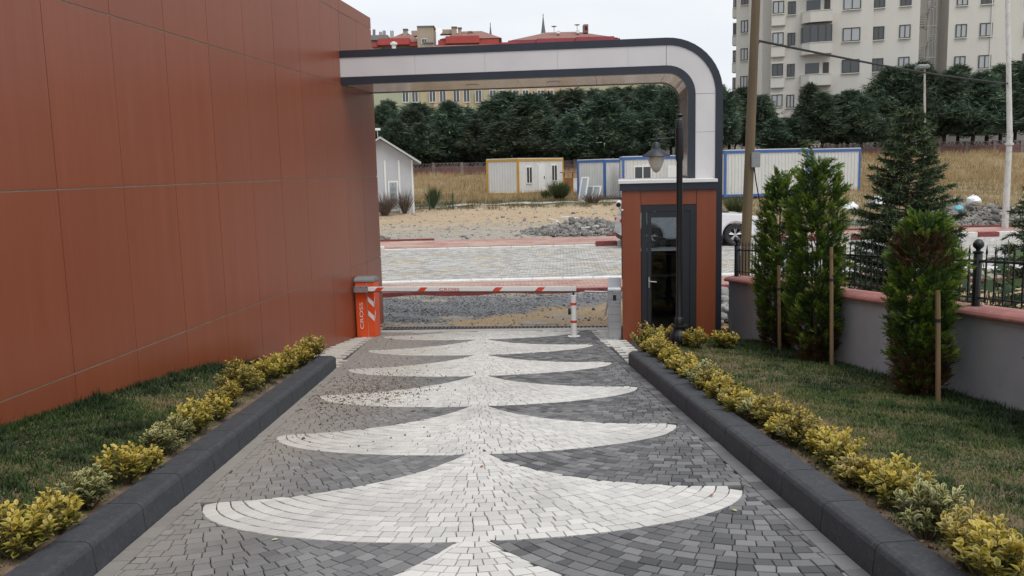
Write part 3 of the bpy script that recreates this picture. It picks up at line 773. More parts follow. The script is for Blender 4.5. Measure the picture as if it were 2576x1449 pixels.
for a, b in zip(posts[:-1], posts[1:]):
    for h, rr in ((.08, .010), (.425, .013)):
        m = MB(); pts = [(FX, a + (b - a) * i / 30, zc(a + (b - a) * i / 30) + h) for i in range(31)]; m.tube(pts, [rr * (1 + .12 * (i % 2)) for i in range(31)], 8); m.build('rail', MT['black_iron'], fence)
    n = 24
    for i in range(1, n):
        s_ = a + (b - a) * i / n; link('picket', picket_me, fence, (FX, s_, zc(s_) + .035))
# ------------------------------------------------------------------ plants near the driveway
EU = None
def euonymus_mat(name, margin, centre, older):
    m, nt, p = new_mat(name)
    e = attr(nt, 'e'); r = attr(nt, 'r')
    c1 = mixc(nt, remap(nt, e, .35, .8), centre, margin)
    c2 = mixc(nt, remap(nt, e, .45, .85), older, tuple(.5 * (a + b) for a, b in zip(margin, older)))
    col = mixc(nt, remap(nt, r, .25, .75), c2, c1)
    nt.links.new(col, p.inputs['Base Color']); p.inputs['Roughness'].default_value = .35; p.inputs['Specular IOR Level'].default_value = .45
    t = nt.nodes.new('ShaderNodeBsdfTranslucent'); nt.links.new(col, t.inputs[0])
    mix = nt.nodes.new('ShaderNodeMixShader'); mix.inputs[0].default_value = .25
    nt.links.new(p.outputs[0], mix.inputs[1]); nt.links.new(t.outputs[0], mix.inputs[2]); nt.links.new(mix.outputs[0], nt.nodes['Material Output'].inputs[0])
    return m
MT['eu_yellow'] = euonymus_mat('variegated_leaf_yellow', (.58, .46, .09), (.38, .29, .032), (.075, .105, .026))
MT['eu_green'] = euonymus_mat('variegated_leaf_green', (.50, .46, .19), (.075, .11, .035), (.045, .07, .025))
MT['eu_gold'] = euonymus_mat('variegated_leaf_gold', (.56, .41, .085), (.15, .15, .035), (.06, .085, .025))
MT['twig'] = simple('green_brown_twig', (.09, .075, .04), .8, .3, 30)
def leaves_mesh(name, P, D, N, L, Wd, r, mat):
    """folded leaves: base P, direction D, normal N, length L, width Wd, per-leaf shade r"""
    n = len(P); S = np.cross(D, N)
    S /= np.linalg.norm(S, axis=1)[:, None] + 1e-9; N = np.cross(S, D)
    L_ = L[:, None]; W_ = Wd[:, None]
    a = P; mid = P + D * L_ * .5 - N * W_ * .10; tip = P + D * L_ - N * L_ * .16
    q = .33
    l1 = P + D * L_ * .28 - S * W_ * .40 + N * W_ * .10; r1 = P + D * L_ * .28 + S * W_ * .40 + N * W_ * .10
    l2 = P + D * L_ * .66 - S * W_ * .46 + N * W_ * .06; r2 = P + D * L_ * .66 + S * W_ * .46 + N * W_ * .06
    V = np.stack([a, mid, tip, l1, r1, l2, r2], 1).reshape(-1, 3)
    b = (np.arange(n) * 7)[:, None]
    F = np.concatenate([b + np.array([[0, 1, 3]]), b + np.array([[3, 1, 5]]), b + np.array([[5, 1, 2]]), b + np.array([[0, 4, 1]]), b + np.array([[4, 6, 1]]), b + np.array([[6, 2, 1]])])
    e = np.tile(np.array([.4, 0, 1, 1, 1, 1, 1.]), n)
    return np_mesh(name, V, F, mat, {'e': e, 'r': np.repeat(r, 7)})
def rot_about(v, ax, t):
    c, s = np.cos(t)[:, None], np.sin(t)[:, None]
    return v * c + np.cross(ax, v) * s + ax * (np.sum(ax * v, 1)[:, None]) * (1 - c)
def unit(v): return v / (np.linalg.norm(v, axis=-1, keepdims=True) + 1e-9)
def bush_meshes(seed, mat, h=.32, w=.19, nst=34):
    g = np.random.default_rng(seed); tw = MB()
    P, D, N, L, Wd, R = [], [], [], [], [], []
    for i in range(nst):
        az = g.uniform(0, 2 * PI); rr = w * math.sqrt(g.random()) * .95; hh = h * g.uniform(.5, 1.0) * (1 - .32 * (rr / w) ** 2)
        top = np.array([rr * math.cos(az), rr * math.sin(az), hh]); base = np.array([rr * .25 * math.cos(az), rr * .25 * math.sin(az), 0])
        mid = base * .4 + top * .6; mid[2] = hh * .45
        tw.tube([base, mid, top], [.004, .003, .0015], 4, False)
        ax = unit(top - mid)
        for j in range(11):
            t = 1 - (j / 11) ** 1.1 * .78
            p = (mid + (top - mid) * (t - .25) / .75) if t > .25 else base + (mid - base) * t / .25
            a2 = j * 2.4 + g.uniform(-.3, .3)
            out = np.array([math.cos(a2), math.sin(a2), 0]); lift = .95 - .9 * (j / 11) + g.uniform(-.2, .2)
            d = unit(out * (1 - .3 * max(lift, 0)) + ax * lift)
            P.append(p); D.append(d); N.append(unit(np.array([0, 0, 1.]) - d * d[2] + g.normal(0, .25, 3)))
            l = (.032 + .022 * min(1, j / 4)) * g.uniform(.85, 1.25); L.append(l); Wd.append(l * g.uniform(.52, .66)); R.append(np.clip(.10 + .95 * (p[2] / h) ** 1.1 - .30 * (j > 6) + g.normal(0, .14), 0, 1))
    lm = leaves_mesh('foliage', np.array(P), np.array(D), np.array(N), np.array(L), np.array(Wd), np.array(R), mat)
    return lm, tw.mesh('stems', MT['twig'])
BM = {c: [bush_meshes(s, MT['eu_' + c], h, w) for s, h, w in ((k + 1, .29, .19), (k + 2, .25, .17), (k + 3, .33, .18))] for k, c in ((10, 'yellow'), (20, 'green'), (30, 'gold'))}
def ground_hit(u, v, dz):
    r = _R * (u - CX) / FPX - _U * (v - CY) / FPX + _F
    t = (SL * Y0 + dz - EYE) / (r[2] + SL * r[1]); return (r[0] * t, r[1] * t)
def bush(x, y, c, k, sc, label, grp):
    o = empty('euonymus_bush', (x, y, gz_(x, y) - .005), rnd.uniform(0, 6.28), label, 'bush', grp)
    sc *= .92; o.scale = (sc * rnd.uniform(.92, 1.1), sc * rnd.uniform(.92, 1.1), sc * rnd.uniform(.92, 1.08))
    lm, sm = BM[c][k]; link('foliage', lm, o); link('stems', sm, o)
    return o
COLW = {'yellow': 'bright yellow', 'green': 'cream edged green', 'gold': 'golden green'}
left = [(52, 1405, 'yellow', 2, 1.0), (150, 1345, 'yellow', 0, .85), (222, 1285, 'green', 2, .92), (312, 1222, 'yellow', 2, .92), (368, 1195, 'yellow', 0, .72), (414, 1150, 'green', 0, .9), (448, 1118, 'green', 1, .85),
        (488, 1096, 'yellow', 2, .95), (540, 1064, 'yellow', 0, .9), (570, 1030, 'gold', 1, .95), (600, 1004, 'gold', 2, 1.15), (633, 992, 'gold', 1, .9), (664, 972, 'yellow', 2, .95), (690, 957, 'yellow', 0, 1.0), (716, 943, 'gold', 1, .95),
        (736, 930, 'yellow', 0, 1.05), (756, 921, 'gold', 1, 1.0), (778, 907, 'gold', 0, 1.1), (800, 902, 'gold', 2, 1.15)]
n = len(left)
for i, (u, v, c, k, s) in enumerate(left):
    x, y = ground_hit(u, v, LT)
    dx, dy = drinv((x, y)); dx = min(dx, -(HALF + .24 + .07)); x, y = dr(dx, dy)
    bush(x, y, c, k, s, '%s variegated bush, %s from the near end of the left row' % (COLW[c], ORD[i]), 'variegated bushes along the left kerb')
right = [(2500, 1475, 'yellow', 2, 1.0), (2448, 1430, 'gold', 0, 1.0), (2330, 1352, 'green', 2, 1.0), (2262, 1275, 'yellow', 2, .95), (2210, 1240, 'yellow', 0, .8), (2165, 1220, 'gold', 1, .95), (2108, 1168, 'yellow', 0, .95), (2072, 1140, 'yellow', 1, .9), (2012, 1118, 'gold', 2, .95),
         (1968, 1102, 'yellow', 1, .85), (1938, 1072, 'gold', 0, .95), (1898, 1062, 'green', 1, .9), (1868, 1047, 'yellow', 0, .95), (1840, 1030, 'gold', 1, 1.0), (1812, 1012, 'yellow', 0, .95), (1788, 992, 'gold', 2, .95), (1765, 980, 'green', 0, 1.0),
         (1742, 962, 'yellow', 1, 1.0), (1718, 950, 'yellow', 0, 1.05), (1696, 938, 'gold', 1, .9), (1672, 920, 'yellow', 1, .95), (1654, 905, 'gold', 0, 1.1), (1632, 893, 'yellow', 1, 1.1), (1615, 880, 'gold', 2, 1.15)]
for i, (u, v, c, k, s) in enumerate(right):
    x, y = ground_hit(u, v, LT)
    dx, dy = drinv((x, y)); dx = max(dx, HALF + .24 + .06); x, y = dr(dx, dy)
    bush(x, y, c, k, s, '%s variegated bush, %s from the near end of the right row' % (COLW[c], ORD[i]), 'variegated bushes along the right kerb')
for (u, v, c, k, s, lb) in ((1640, 868, 'yellow', 1, 1.05, 'yellow variegated bush left of the lamp post in front of the booth door'), (1680, 856, 'yellow', 0, 1.1, 'yellow variegated bush directly behind the lamp post base'),
                           (1752, 866, 'yellow', 0, 1.1, 'yellow variegated bush right of the lamp post before the booth'), (1822, 860, 'yellow', 1, 1.15, 'small yellow bush at the right corner of the booth')):
    x, y = ground_hit(u, v, LT); bush(x, min(y, 12.55), c, k, s, lb, 'variegated bushes in front of the booth')

# thujas with stakes
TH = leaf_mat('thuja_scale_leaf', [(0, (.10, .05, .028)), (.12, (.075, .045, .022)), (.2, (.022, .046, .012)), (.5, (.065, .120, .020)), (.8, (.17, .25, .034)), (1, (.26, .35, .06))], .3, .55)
BR = simple('conifer_bark', (.06, .042, .03), .95, .4, 30, bmp=.6, bscale=60)
def thuja(seed, H, R, ns=3600, brown=None, lower_dead=.25, top_sharp=1.0):
    g = np.random.default_rng(seed); Vs, Rs = [], []
    t = g.random(ns) ** .9
    prof = np.minimum(1, .55 + .45 * (t / .35)) * np.minimum(1, (t / .05) ** .5) * np.clip(1 - np.clip((t - .70) / .30, 0, 1) ** 2.2, .05, 1)
    az = g.uniform(0, 2 * PI, ns)
    lump = 1 + .22 * np.sin(az * 3 + t * 11 + seed) + .17 * np.sin(az * 5 - t * 19) + .12 * np.sin(az * 2 + t * 31 + seed)
    npl = 150; pt = (np.arange(npl) + g.random(npl)) / npl; pa_ = np.arange(npl) * 2.39996 + g.normal(0, .25, npl)
    pf = lambda q: np.minimum(1, .55 + .45 * (q / .35)) * np.minimum(1, (q / .05) ** .5) * np.clip(1 - np.clip((q - .70) / .30, 0, 1) ** 2.2, .05, 1)
    plump = g.uniform(.75, 1.25, npl); plen = g.uniform(.16, .34, npl) * (H / 2.4) ** .5
    pid = g.integers(0, npl, ns); dep = g.random(ns) ** .6
    po = np.stack([np.cos(pa_), np.sin(pa_), np.zeros(npl)], 1); pdir = unit(po * g.uniform(.5, 1.0, (npl, 1)) + np.array([0, 0, 1.]) * g.uniform(.7, 1.2, (npl, 1)))
    pbase = po * (R * pf(pt) * plump * .62)[:, None] + np.stack([np.zeros(npl), np.zeros(npl), pt * H * .93], 1)
    P = pbase[pid] + pdir[pid] * (plen[pid] * (dep - .25))[:, None] + g.normal(0, 1, (ns, 3)) * (.012 + .05 * (1 - dep))[:, None]
    az = np.arctan2(P[:, 1], P[:, 0]); t = np.clip(P[:, 2] / H, 0, 1); lump = plump[pid]
    out = np.stack([np.cos(az), np.sin(az), np.zeros(ns)], 1)
    D = unit(pdir[pid] + out * g.uniform(-.1, .7, (ns, 1)) + g.normal(0, .28, (ns, 3)))
    L = g.uniform(.07, .14, ns) * (1 - .25 * t)
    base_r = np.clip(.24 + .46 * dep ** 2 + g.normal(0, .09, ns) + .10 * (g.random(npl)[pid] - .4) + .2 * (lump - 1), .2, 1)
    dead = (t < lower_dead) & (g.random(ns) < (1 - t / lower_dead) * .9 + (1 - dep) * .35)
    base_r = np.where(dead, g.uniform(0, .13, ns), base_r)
    if brown is not None:
        bt, ba, bw = brown; m_ = (np.abs(t - bt) < .085) & (np.cos(az - ba) > bw) & (g.random(ns) < .85); base_r = np.where(m_, g.uniform(0, .14, ns), base_r)
    S = unit(np.cross(D, unit(out + g.normal(0, .5, (ns, 3)))))
    K = 11
    V = np.zeros((ns, K, 4, 3)); RR = np.zeros((ns, K, 4))
    for k in range(K):
        f = (k + .5) / K; sd = -1 if k % 2 else 1
        org = P + D * (L * f)[:, None]
        ang = (.75 - .35 * f) * sd if k < K - 1 else 0
        d2 = unit(D * math.cos(ang) + S * math.sin(ang) + g.normal(0, .16, (ns, 3)))
        ll = (L * (.55 - .25 * f) * g.uniform(.7, 1.2, ns))[:, None]; w2 = (.0075 + .0035 * g.random(ns))[:, None]
        S2 = unit(np.cross(d2, np.cross(D, S) + g.normal(0, .3, (ns, 3))))
        V[:, k, 0] = org - S2 * w2 * .5; V[:, k, 1] = org + S2 * w2 * .5; V[:, k, 2] = org + d2 * ll * .75 + S2 * w2 * .42; V[:, k, 3] = org + d2 * ll - S2 * w2 * .2
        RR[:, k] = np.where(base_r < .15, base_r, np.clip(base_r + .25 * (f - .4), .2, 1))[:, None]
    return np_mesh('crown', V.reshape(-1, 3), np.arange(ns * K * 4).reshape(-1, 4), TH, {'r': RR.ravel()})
def trunk_mesh(H, r, seed, nb=10):
    g = random.Random(seed); m = MB(); m.tube([(0, 0, 0), (.01, .01, H * .4), (0, 0, H * .92)], [r, r * .7, r * .15], 8)
    for i in range(nb):
        z = H * g.uniform(.05, .75); a = g.uniform(0, 6.28); l = H * .12
        m.tube([(0, 0, z), (l * .6 * math.cos(a), l * .6 * math.sin(a), z + l * .5), (l * math.cos(a), l * math.sin(a), z + l * 1.2)], [r * .35, r * .2, r * .08], 5)
    return m.mesh('trunk', BR)
STK = simple('stake_timber', (.19, .125, .065), .85, .2, 12, dirt=(.12, .08, .045), stretch=(1, 1, .1))
for (x, y, H, R, br, ld, ns, lb, sk) in (
        (3.62, 11.75, 2.42, .245, None, .22, 4200, 'tall green thuja, farthest of the staked conifers along the low wall', (3.53, 11.36, 1.15)),
        (3.67, 10.45, 2.52, .27, None, .20, 4600, 'tall bright green thuja standing between two other staked thujas', (3.74, 10.06, 1.40)),
        (3.84, 8.10, 1.74, .235, (.80, 4.1, .25), .34, 3800, 'shorter thuja with a brown withered top in front of the wall', (3.85, 7.72, 1.02)),
        (4.10, 6.05, 2.2, .33, None, .22, 4200, 'green thuja cut off by the right edge of the picture', None)):
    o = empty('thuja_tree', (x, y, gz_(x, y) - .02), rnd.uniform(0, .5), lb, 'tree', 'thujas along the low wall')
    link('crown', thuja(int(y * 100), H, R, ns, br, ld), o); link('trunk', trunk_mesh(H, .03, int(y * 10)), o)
    if sk:
        so = tag(MB().tube([(0, 0, -.1), (-.02, .06, sk[2])], [.024, .022], 8).build('wooden_stake', STK, loc=(sk[0], sk[1], gz_(*sk[:2]))), 'round timber stake tied to the %s' % {11.75: 'farthest thuja by the wall', 10.45: 'middle thuja by the wall', 8.10: 'thuja with the brown top'}[y], 'stake', 'tree stakes')
        m = MB(); m.lathe([(.027, sk[2] * .72), (.027, sk[2] * .72 + .03)], 8, -.016, .045); m.build('tie', MT['rubber'], so)

# cedar and fig behind the railing
CD = leaf_mat('cedar_needles', [(0, (.022, .036, .020)), (.5, (.060, .092, .042)), (1, (.14, .185, .075))], .15, .6)
def needle_tree(name, seed, H, R, nb=130, droop=.15, mat=CD, nl=.035, wn=.004, per=18, bare=.12):
    g = np.random.default_rng(seed); tw = MB(); tw.tube([(0, 0, 0), (0, 0, H)], [.06, .008], 8)
    P, D, L, RR = [], [], [], []
    for i in range(nb):
        t = bare + (1 - bare) * (i + g.random()) / nb; z = t * H; az = i * 2.4 + g.uniform(-.4, .4); l = R * (1 - t) ** .75 * g.uniform(.6, 1.15) + .08
        dirn = np.array([math.cos(az), math.sin(az), .25 - droop]); p0 = np.array([0, 0, z]); pts = [p0]
        for s in (.35, .7, 1.0): pts.append(p0 + dirn * l * s + np.array([0, 0, .10 * l * s * s]))
        tw.tube(pts, [.012 * (1 - t) + .004, .008, .005, .002], 4, False)
        nsub = max(4, int(l / .045))
        for k in range(nsub):
            s = .15 + .85 * (k + 1) / nsub; q = p0 + dirn * l * s + np.array([0, 0, .10 * l * s * s])
            for sd in (-1, 1, 0):
                a2 = az + sd * g.uniform(.5, 1.0); ll = (.30 * l * (1.15 - s) + .05) * g.uniform(.6, 1.2)
                d2 = np.array([math.cos(a2), math.sin(a2), g.uniform(-.15, .25)])
                for j in range(per // 3):
                    P.append(q + d2 * ll * (j + .5) / (per // 3)); D.append(d2 + g.normal(0, .75, 3)); L.append(nl * g.uniform(.7, 1.3)); RR.append(np.clip(.25 + .5 * s * (j / (per // 3)) + g.normal(0, .15), 0, 1))
    P, D, L, RR = np.array(P), unit(np.array(D)), np.array(L), np.array(RR); n = len(P)
    S = unit(np.cross(D, g.normal(0, 1, (n, 3)))); w = wn * g.uniform(.8, 1.4, n)[:, None]
    V = np.stack([P - S * w, P + S * w, P + D * L[:, None]], 1).reshape(-1, 3)
    return np_mesh('crown', V, np.arange(3 * n).reshape(-1, 3), mat, {'r': np.repeat(RR, 3)}), tw.mesh('trunk', BR)
c0 = W(2275, 700, 12.2)
ced = empty('cedar_tree', (c0.x, c0.y, -.1), .4, 'dark green cedar with layered branches behind the iron railing', 'tree')
cm, tm = needle_tree('cedar', 5, 3.55, 1.0, nb=190, nl=.075, wn=.008, per=24); link('crown', cm, ced); link('trunk', tm, ced)
c1 = W(2590, 600, 11.0)
ced2 = empty('cedar_tree', (c1.x + .25, c1.y, -.1), 1.4, 'second cedar at the right picture edge with drooping branch ends', 'tree')
cm, tm = needle_tree('cedar', 9, 2.9, 1.0, nb=110, nl=.07, wn=.008, per=18, droop=.4); link('crown', cm, ced2); link('trunk', tm, ced2)
FG = leaf_mat('fig_leaf', [(0, (.012, .03, .012)), (.5, (.03, .065, .022)), (1, (.075, .12, .04))], .25, .45)
def lobed_leaf(V, F, A, p, d, nrm, L, r):
    s = np.cross(d, nrm); s /= np.linalg.norm(s) + 1e-9; nrm = np.cross(s, d)
    out = [(0, 0), (.32, .05), (.50, .32), (.26, .40), (.42, .78), (.14, .62), (0, 1.0), (-.14, .62), (-.42, .78), (-.26, .40), (-.50, .32), (-.32, .05)]
    b = len(V); V.append(p + d * L * .35 - nrm * L * .05)
    for x, y in out: V.append(p + s * x * L + d * y * L + nrm * (-.12 * y * y * L))
    for i in range(12): F.append((b, b + 1 + i, b + 1 + (i + 1) % 12))
    A.extend([r] * 13)
def fig(seed, n, w, h, L):
    g = np.random.default_rng(seed); V, F, A = [], [], []; tw = MB()
    for i in range(n // 9):
        az = g.uniform(0, 6.28); rr = w * math.sqrt(g.random()); hh = h * g.uniform(.35, 1) * (1 - .3 * (rr / w) ** 2)
        top = np.array([rr * math.cos(az), rr * math.sin(az), hh]); base = top * np.array([.2, .2, 0])
        tw.tube([base, base * .5 + top * .5 + np.array([0, 0, .1 * hh]), top], [.016, .010, .004], 5, False)
        for j in range(9):
            f = 1 - .6 * j / 9; q = base + (top - base) * f; a2 = g.uniform(0, 6.28)
            d = unit(np.array([math.cos(a2), math.sin(a2), g.uniform(-.35, .5)]))
            nn = unit(np.array([0, 0, 1.]) + g.normal(0, .4, 3)); lobed_leaf(V, F, A, q + d * .05, d, nn, L * g.uniform(.6, 1.2), np.clip(.2 + .6 * f * g.random() + .2 * (q[2] / h), 0, 1))
    return np_mesh('foliage', np.array(V), np.array(F), FG, {'r': np.array(A)}), tw.mesh('stems', MT['twig'])
for i, (u, Y, w, h, sd, lb) in enumerate(((2455, 9.6, .55, 1.62, 1, 'leafy fig bush behind the railing right of the ball post'), (2330, 9.9, .45, 1.25, 2, 'lower fig bush behind the railing left of the ball post'), (2560, 8.9, .55, 1.75, 3, 'fig bush behind the railing at the right picture edge'))):
    p = W(u, 600, Y); o = empty('fig_bush', (max(p.x, RW(Y) + .65), Y, .25), sd, lb, 'bush', 'fig bushes behind the railing')
    fm, sm = fig(sd + 40, 330, w, h, .15); link('foliage', fm, o); link('stems', sm, o)

# soil crumbs, dry leaves and a dropped bottle
g = np.random.default_rng(3)
def chunk_mesh(name, P, S, mat, shade, seed=0, flat=.7):
    """many small irregular stones as one mesh (8 corners each, jittered)"""
    g = np.random.default_rng(seed); n = len(P)
    c = np.array([(-1, -1, -1), (1, -1, -1), (1, 1, -1), (-1, 1, -1), (-1, -1, 1), (1, -1, 1), (1, 1, 1), (-1, 1, 1)], float) * .5
    q = c[None] * (1 + g.normal(0, .28, (n, 8, 3))) * np.array([1, 1, flat]) ; q[:, 4:, :2] *= .7
    a = g.uniform(0, 6.28, n); ca, sa = np.cos(a), np.sin(a); b = g.normal(0, .35, n); cb, sb = np.cos(b), np.sin(b)
    x = q[..., 0] * cb[:, None] - q[..., 2] * sb[:, None]; z = q[..., 0] * sb[:, None] + q[..., 2] * cb[:, None]; y = q[..., 1]
    q = np.stack([x * ca[:, None] - y * sa[:, None], x * sa[:, None] + y * ca[:, None], z], -1)
    V = (q * S[:, None, None] + P[:, None]).reshape(-1, 3)
    f = np.array([(0, 3, 2, 1), (4, 5, 6, 7), (0, 1, 5, 4), (1, 2, 6, 5), (2, 3, 7, 6), (3, 0, 4, 7)])
    F = (np.arange(n)[:, None, None] * 8 + f[None]).reshape(-1, 4)
    return np_mesh(name, V, F, mat, {'r': np.repeat(shade, 8)})
def shade_mat(name, lo, hi, rough=.9):
    m, nt, p = new_mat(name); col = mixc(nt, attr(nt), lo, hi); nz_ = noise(nt, 40, 4, 'World'); col = mixc(nt, remap(nt, nz_, .4, .7, 0, .4), col, tuple(.6 * c for c in lo))
    nt.links.new(col, p.inputs['Base Color']); p.inputs['Roughness'].default_value = rough; p.inputs['Specular IOR Level'].default_value = .2; return m
MT['crumb'] = shade_mat('soil_crumbs', (.10, .065, .038), (.28, .20, .13))
n = 2600
cxp = np.concatenate([g.normal(-1.55, .38, n), g.normal(-1.5, .8, 700)]); cyp = np.concatenate([g.normal(8.9, .75, n), g.uniform(6, 14, 700)])
ok = (cxp > -1.98 - .03 * (cyp - 4)) & (cxp < .6); cxp, cyp = cxp[ok], cyp[ok]
cs = np.clip(np.random.default_rng(4).lognormal(-5.1, .5, len(cxp)), .003, .028)
tag(link('soil_crumbs', chunk_mesh('soil_crumbs', np.stack([cxp, cyp, np.maximum(0, SL * (Y0 - cyp)) + cs * .25], 1), cs, MT['crumb'], g.random(len(cxp)))), kind='stuff')
sx, sy = g.uniform(0, 1, 900), g.uniform(2, 12.5, 900); side = np.where(g.random(900) < .5, -1, 1)
px = DO[0] - .0285 * (sy - DO[1]) + side * (HALF + .2 + sx * .3); ss = g.uniform(.006, .022, 900)
okk = ~((side < 0) & (sy > 10.6)) & ~((side > 0) & (sy > 10.1)); px, sy, ss = px[okk], sy[okk], ss[okk]
tag(link('bed_clods', chunk_mesh('bed_clods', np.stack([px, sy, np.maximum(0, SL * (Y0 - sy)) + LT + ss * .3], 1), ss, MT['crumb'], g.random(len(px)), 2)), kind='stuff')
MT['deadleaf'] = simple('dead_leaf', (.24, .085, .03), .7, .2, 30); MT['paleleaf'] = simple('pale_leaf', (.45, .42, .22), .7, .1, 30)
for (u, v, mt, lb) in ((1790, 1245, 'deadleaf', 'brown dry leaf on the tip of the nearest white fan'), (1212, 1172, 'deadleaf', 'small orange dry leaf at the neck of the nearest white fan'), (690, 1356, 'paleleaf', 'pale yellow leaf on the grey pavers at lower left'), (1848, 1282, 'paleleaf', 'pale leaf on grey pavers near the right kerb')):
    x, y = ground_hit(u, v, .01); m = MB(); m._add([(0, -.018, .003), (.010, -.003, .008), (.007, .012, .006), (0, .021, .004), (-.008, .011, .008), (-.010, -.005, .006), (0, 0, .002)], [(6, 0, 1), (6, 1, 2), (6, 2, 3), (6, 3, 4), (6, 4, 5), (6, 5, 0)])
    tag(m.build('fallen_leaf', MT[mt], loc=(x, y, zd(x, y) + .003), rot=(0, 0, u)), lb, 'leaf', 'fallen leaves')
x, y = ground_hit(822, 862, .05)
bt = empty('plastic_bottle', (x - .1, y - .25, zd(x, y) + .12), .3, 'crumpled plastic bottle with a blue handle by the last left bush', 'bottle')
MT['bluep'] = simple('blue_plastic', (.08, .14, .55), .35, .05, 5); MT['clearp'] = simple('milky_plastic', (.62, .64, .66), .3, .05, 5)
m = MB(); m.lathe([(.05, 0), (.055, .02), (.055, .09), (.03, .12)], 12); m.build('bottle_body', MT['clearp'], bt, smooth=True)
m = MB(); m.tube([(.05 * math.cos(a), 0, .10 + .07 * math.sin(a)) for a in np.linspace(0, PI, 9)], .009, 6); m.build('handle', MT['bluep'], bt, smooth=True)
# ------------------------------------------------------------------ street
MT['street_paver'] = paver_mat('street_paver', (.30, .295, .28), (.50, .49, .46), None, 0, .12)
def sandy(mname, lo, hi, sand, lo_n, hi_n, sc):
    m, nt, p = new_mat(mname); col = mixc(nt, attr(nt), lo, hi)
    n1 = noise(nt, sc, 5, 'World', (1, 1.5, 1), .62); n2 = noise(nt, 14, 5, 'World', rough=.7)
    col = mixc(nt, remap(nt, n1, lo_n, hi_n, 0, .85), col, sand); col = mixc(nt, remap(nt, n2, .5, .7, 0, .3), col, tuple(.6 * c for c in lo))
    nt.links.new(col, p.inputs['Base Color']); p.inputs['Roughness'].default_value = .9; p.inputs['Specular IOR Level'].default_value = .2; return m
MT['street_paver'] = sandy('street_paver', (.30, .295, .28), (.50, .49, .465), (.43, .34, .21), .55, .66, .75)
MT['red_paver'] = sandy('red_paver', (.32, .17, .155), (.42, .25, .23), (.45, .36, .28), .42, .62, .6)
MT['sand_joint'] = simple('sandy_joint', (.24, .21, .16), .95, .2, 4, dirt=(.36, .28, .17), dirt_amt=.8)
MT['white_kerb'] = simple('white_painted_kerb', (.66, .65, .63), .8, .1, 5, dirt=(.36, .33, .29), dirt_amt=.6)
MT['red_kerb'] = simple('red_painted_kerb', (.20, .045, .045), .8, .2, 5, dirt=(.3, .18, .16), dirt_amt=.5)
m = MB(); m.box(-40, 40, 21.62, 30.75, -.06, -.022); street = tag(m.build('street', MT['sand_joint']), kind='structure')
flat = lambda x, y: 0.0
rs = random.Random(21)
polys = []
for iy in range(46):
    for ix in range(-32, 88):
        x0, y0 = ix * .2 + (.1 if iy % 2 else 0) + .012 * iy, 21.62 + iy * .198
        w_ = .022
        poly = [(x0, y0), (x0 + .06, y0 + w_), (x0 + .14, y0 + w_), (x0 + .2, y0), (x0 + .2, y0 + .198), (x0 + .14, y0 + .198 - w_), (x0 + .06, y0 + .198 - w_), (x0, y0 + .198)]
        wl_ = 20 <= iy <= 20 and (ix // 8) % 3 != 2
        polys.append((poly, 1.6 if wl_ else rs.random()))
pieces('street_paver', polys, MT['street_paver'], street, zf=flat, gap=.006, depth=.02, jit=.004, seed=8)
def sidewalk(name, y0, y1, z, xs0, xs1, kerb_front, seed):
    m = MB(); m.box(-40, 40, y0, y1, -.1, z - .018); sw = tag(m.build(name, MT['sand_joint']), kind='structure')
    pl = []
    ny = int((y1 - y0) / .135)
    for iy in range(ny):
        for ix in range(int((xs1 - xs0) / .2)):
            x0, yy = xs0 + ix * .2 + (.1 if iy % 2 else 0), y0 + iy * (y1 - y0) / ny
            pl.append(([(x0, yy), (x0 + .2, yy), (x0 + .2, yy + (y1 - y0) / ny), (x0, yy + (y1 - y0) / ny)], rs.random()))
    pieces('red_paver', pl, MT['red_paver'], sw, zf=lambda x, y: z, gap=.004, depth=.016, jit=.003, seed=seed)
    return sw
sw1 = sidewalk('pavement_near', 19.62, 21.18, .06, -5.2, 9.5, None, 3)
sw2 = sidewalk('pavement_far', 31.08, 34.2, .07, -8, 19, None, 4)
def kerb_run(parent, y0, y1, z, mat, xs_, name='kerb_stone'):
    for x0, x1, mt, zz in xs_:
        m = MB(); m.box(x0 + .006, x1 - .006, y0, y1, -.08, zz); m.build(name, mt, parent, bevel=.012)
xs_ = [(-10 + .75 * i, -10 + .75 * (i + 1), MT['white_kerb'], .085) for i in range(36)]
kerb_run(sw1, 21.24, 21.58, .085, None, xs_)
xs_ = [(-10 + .75 * i, -10 + .75 * (i + 1), MT['red_kerb'], .072) for i in range(30)]
kerb_run(sw1, 19.46, 19.60, .07, None, xs_)
xs_ = []
for i in range(40):
    x0 = -12 + .75 * i; low = -4.6 < x0 < 2.4
    xs_.append((x0, x0 + .75, MT['white_kerb'] if low or i % 2 else MT['red_kerb'], .05 if low else .16))
kerb_run(sw2, 30.80, 31.06, .1, None, xs_)
xs_ = [(-12 + .75 * i, -12 + .75 * (i + 1), MT['red_kerb'], .14 if (x < -3.2 or x > 3.0) else .05) for i, x in ((i, -12 + .75 * i) for i in range(44))]
kerb_run(sw2, 34.22, 34.36, .1, None, xs_)
m = MB(); m.box(-5.5, 10, 21.19, 21.23, -.05, .066); m.build('edge_line', MT['white_kerb'], sw1)

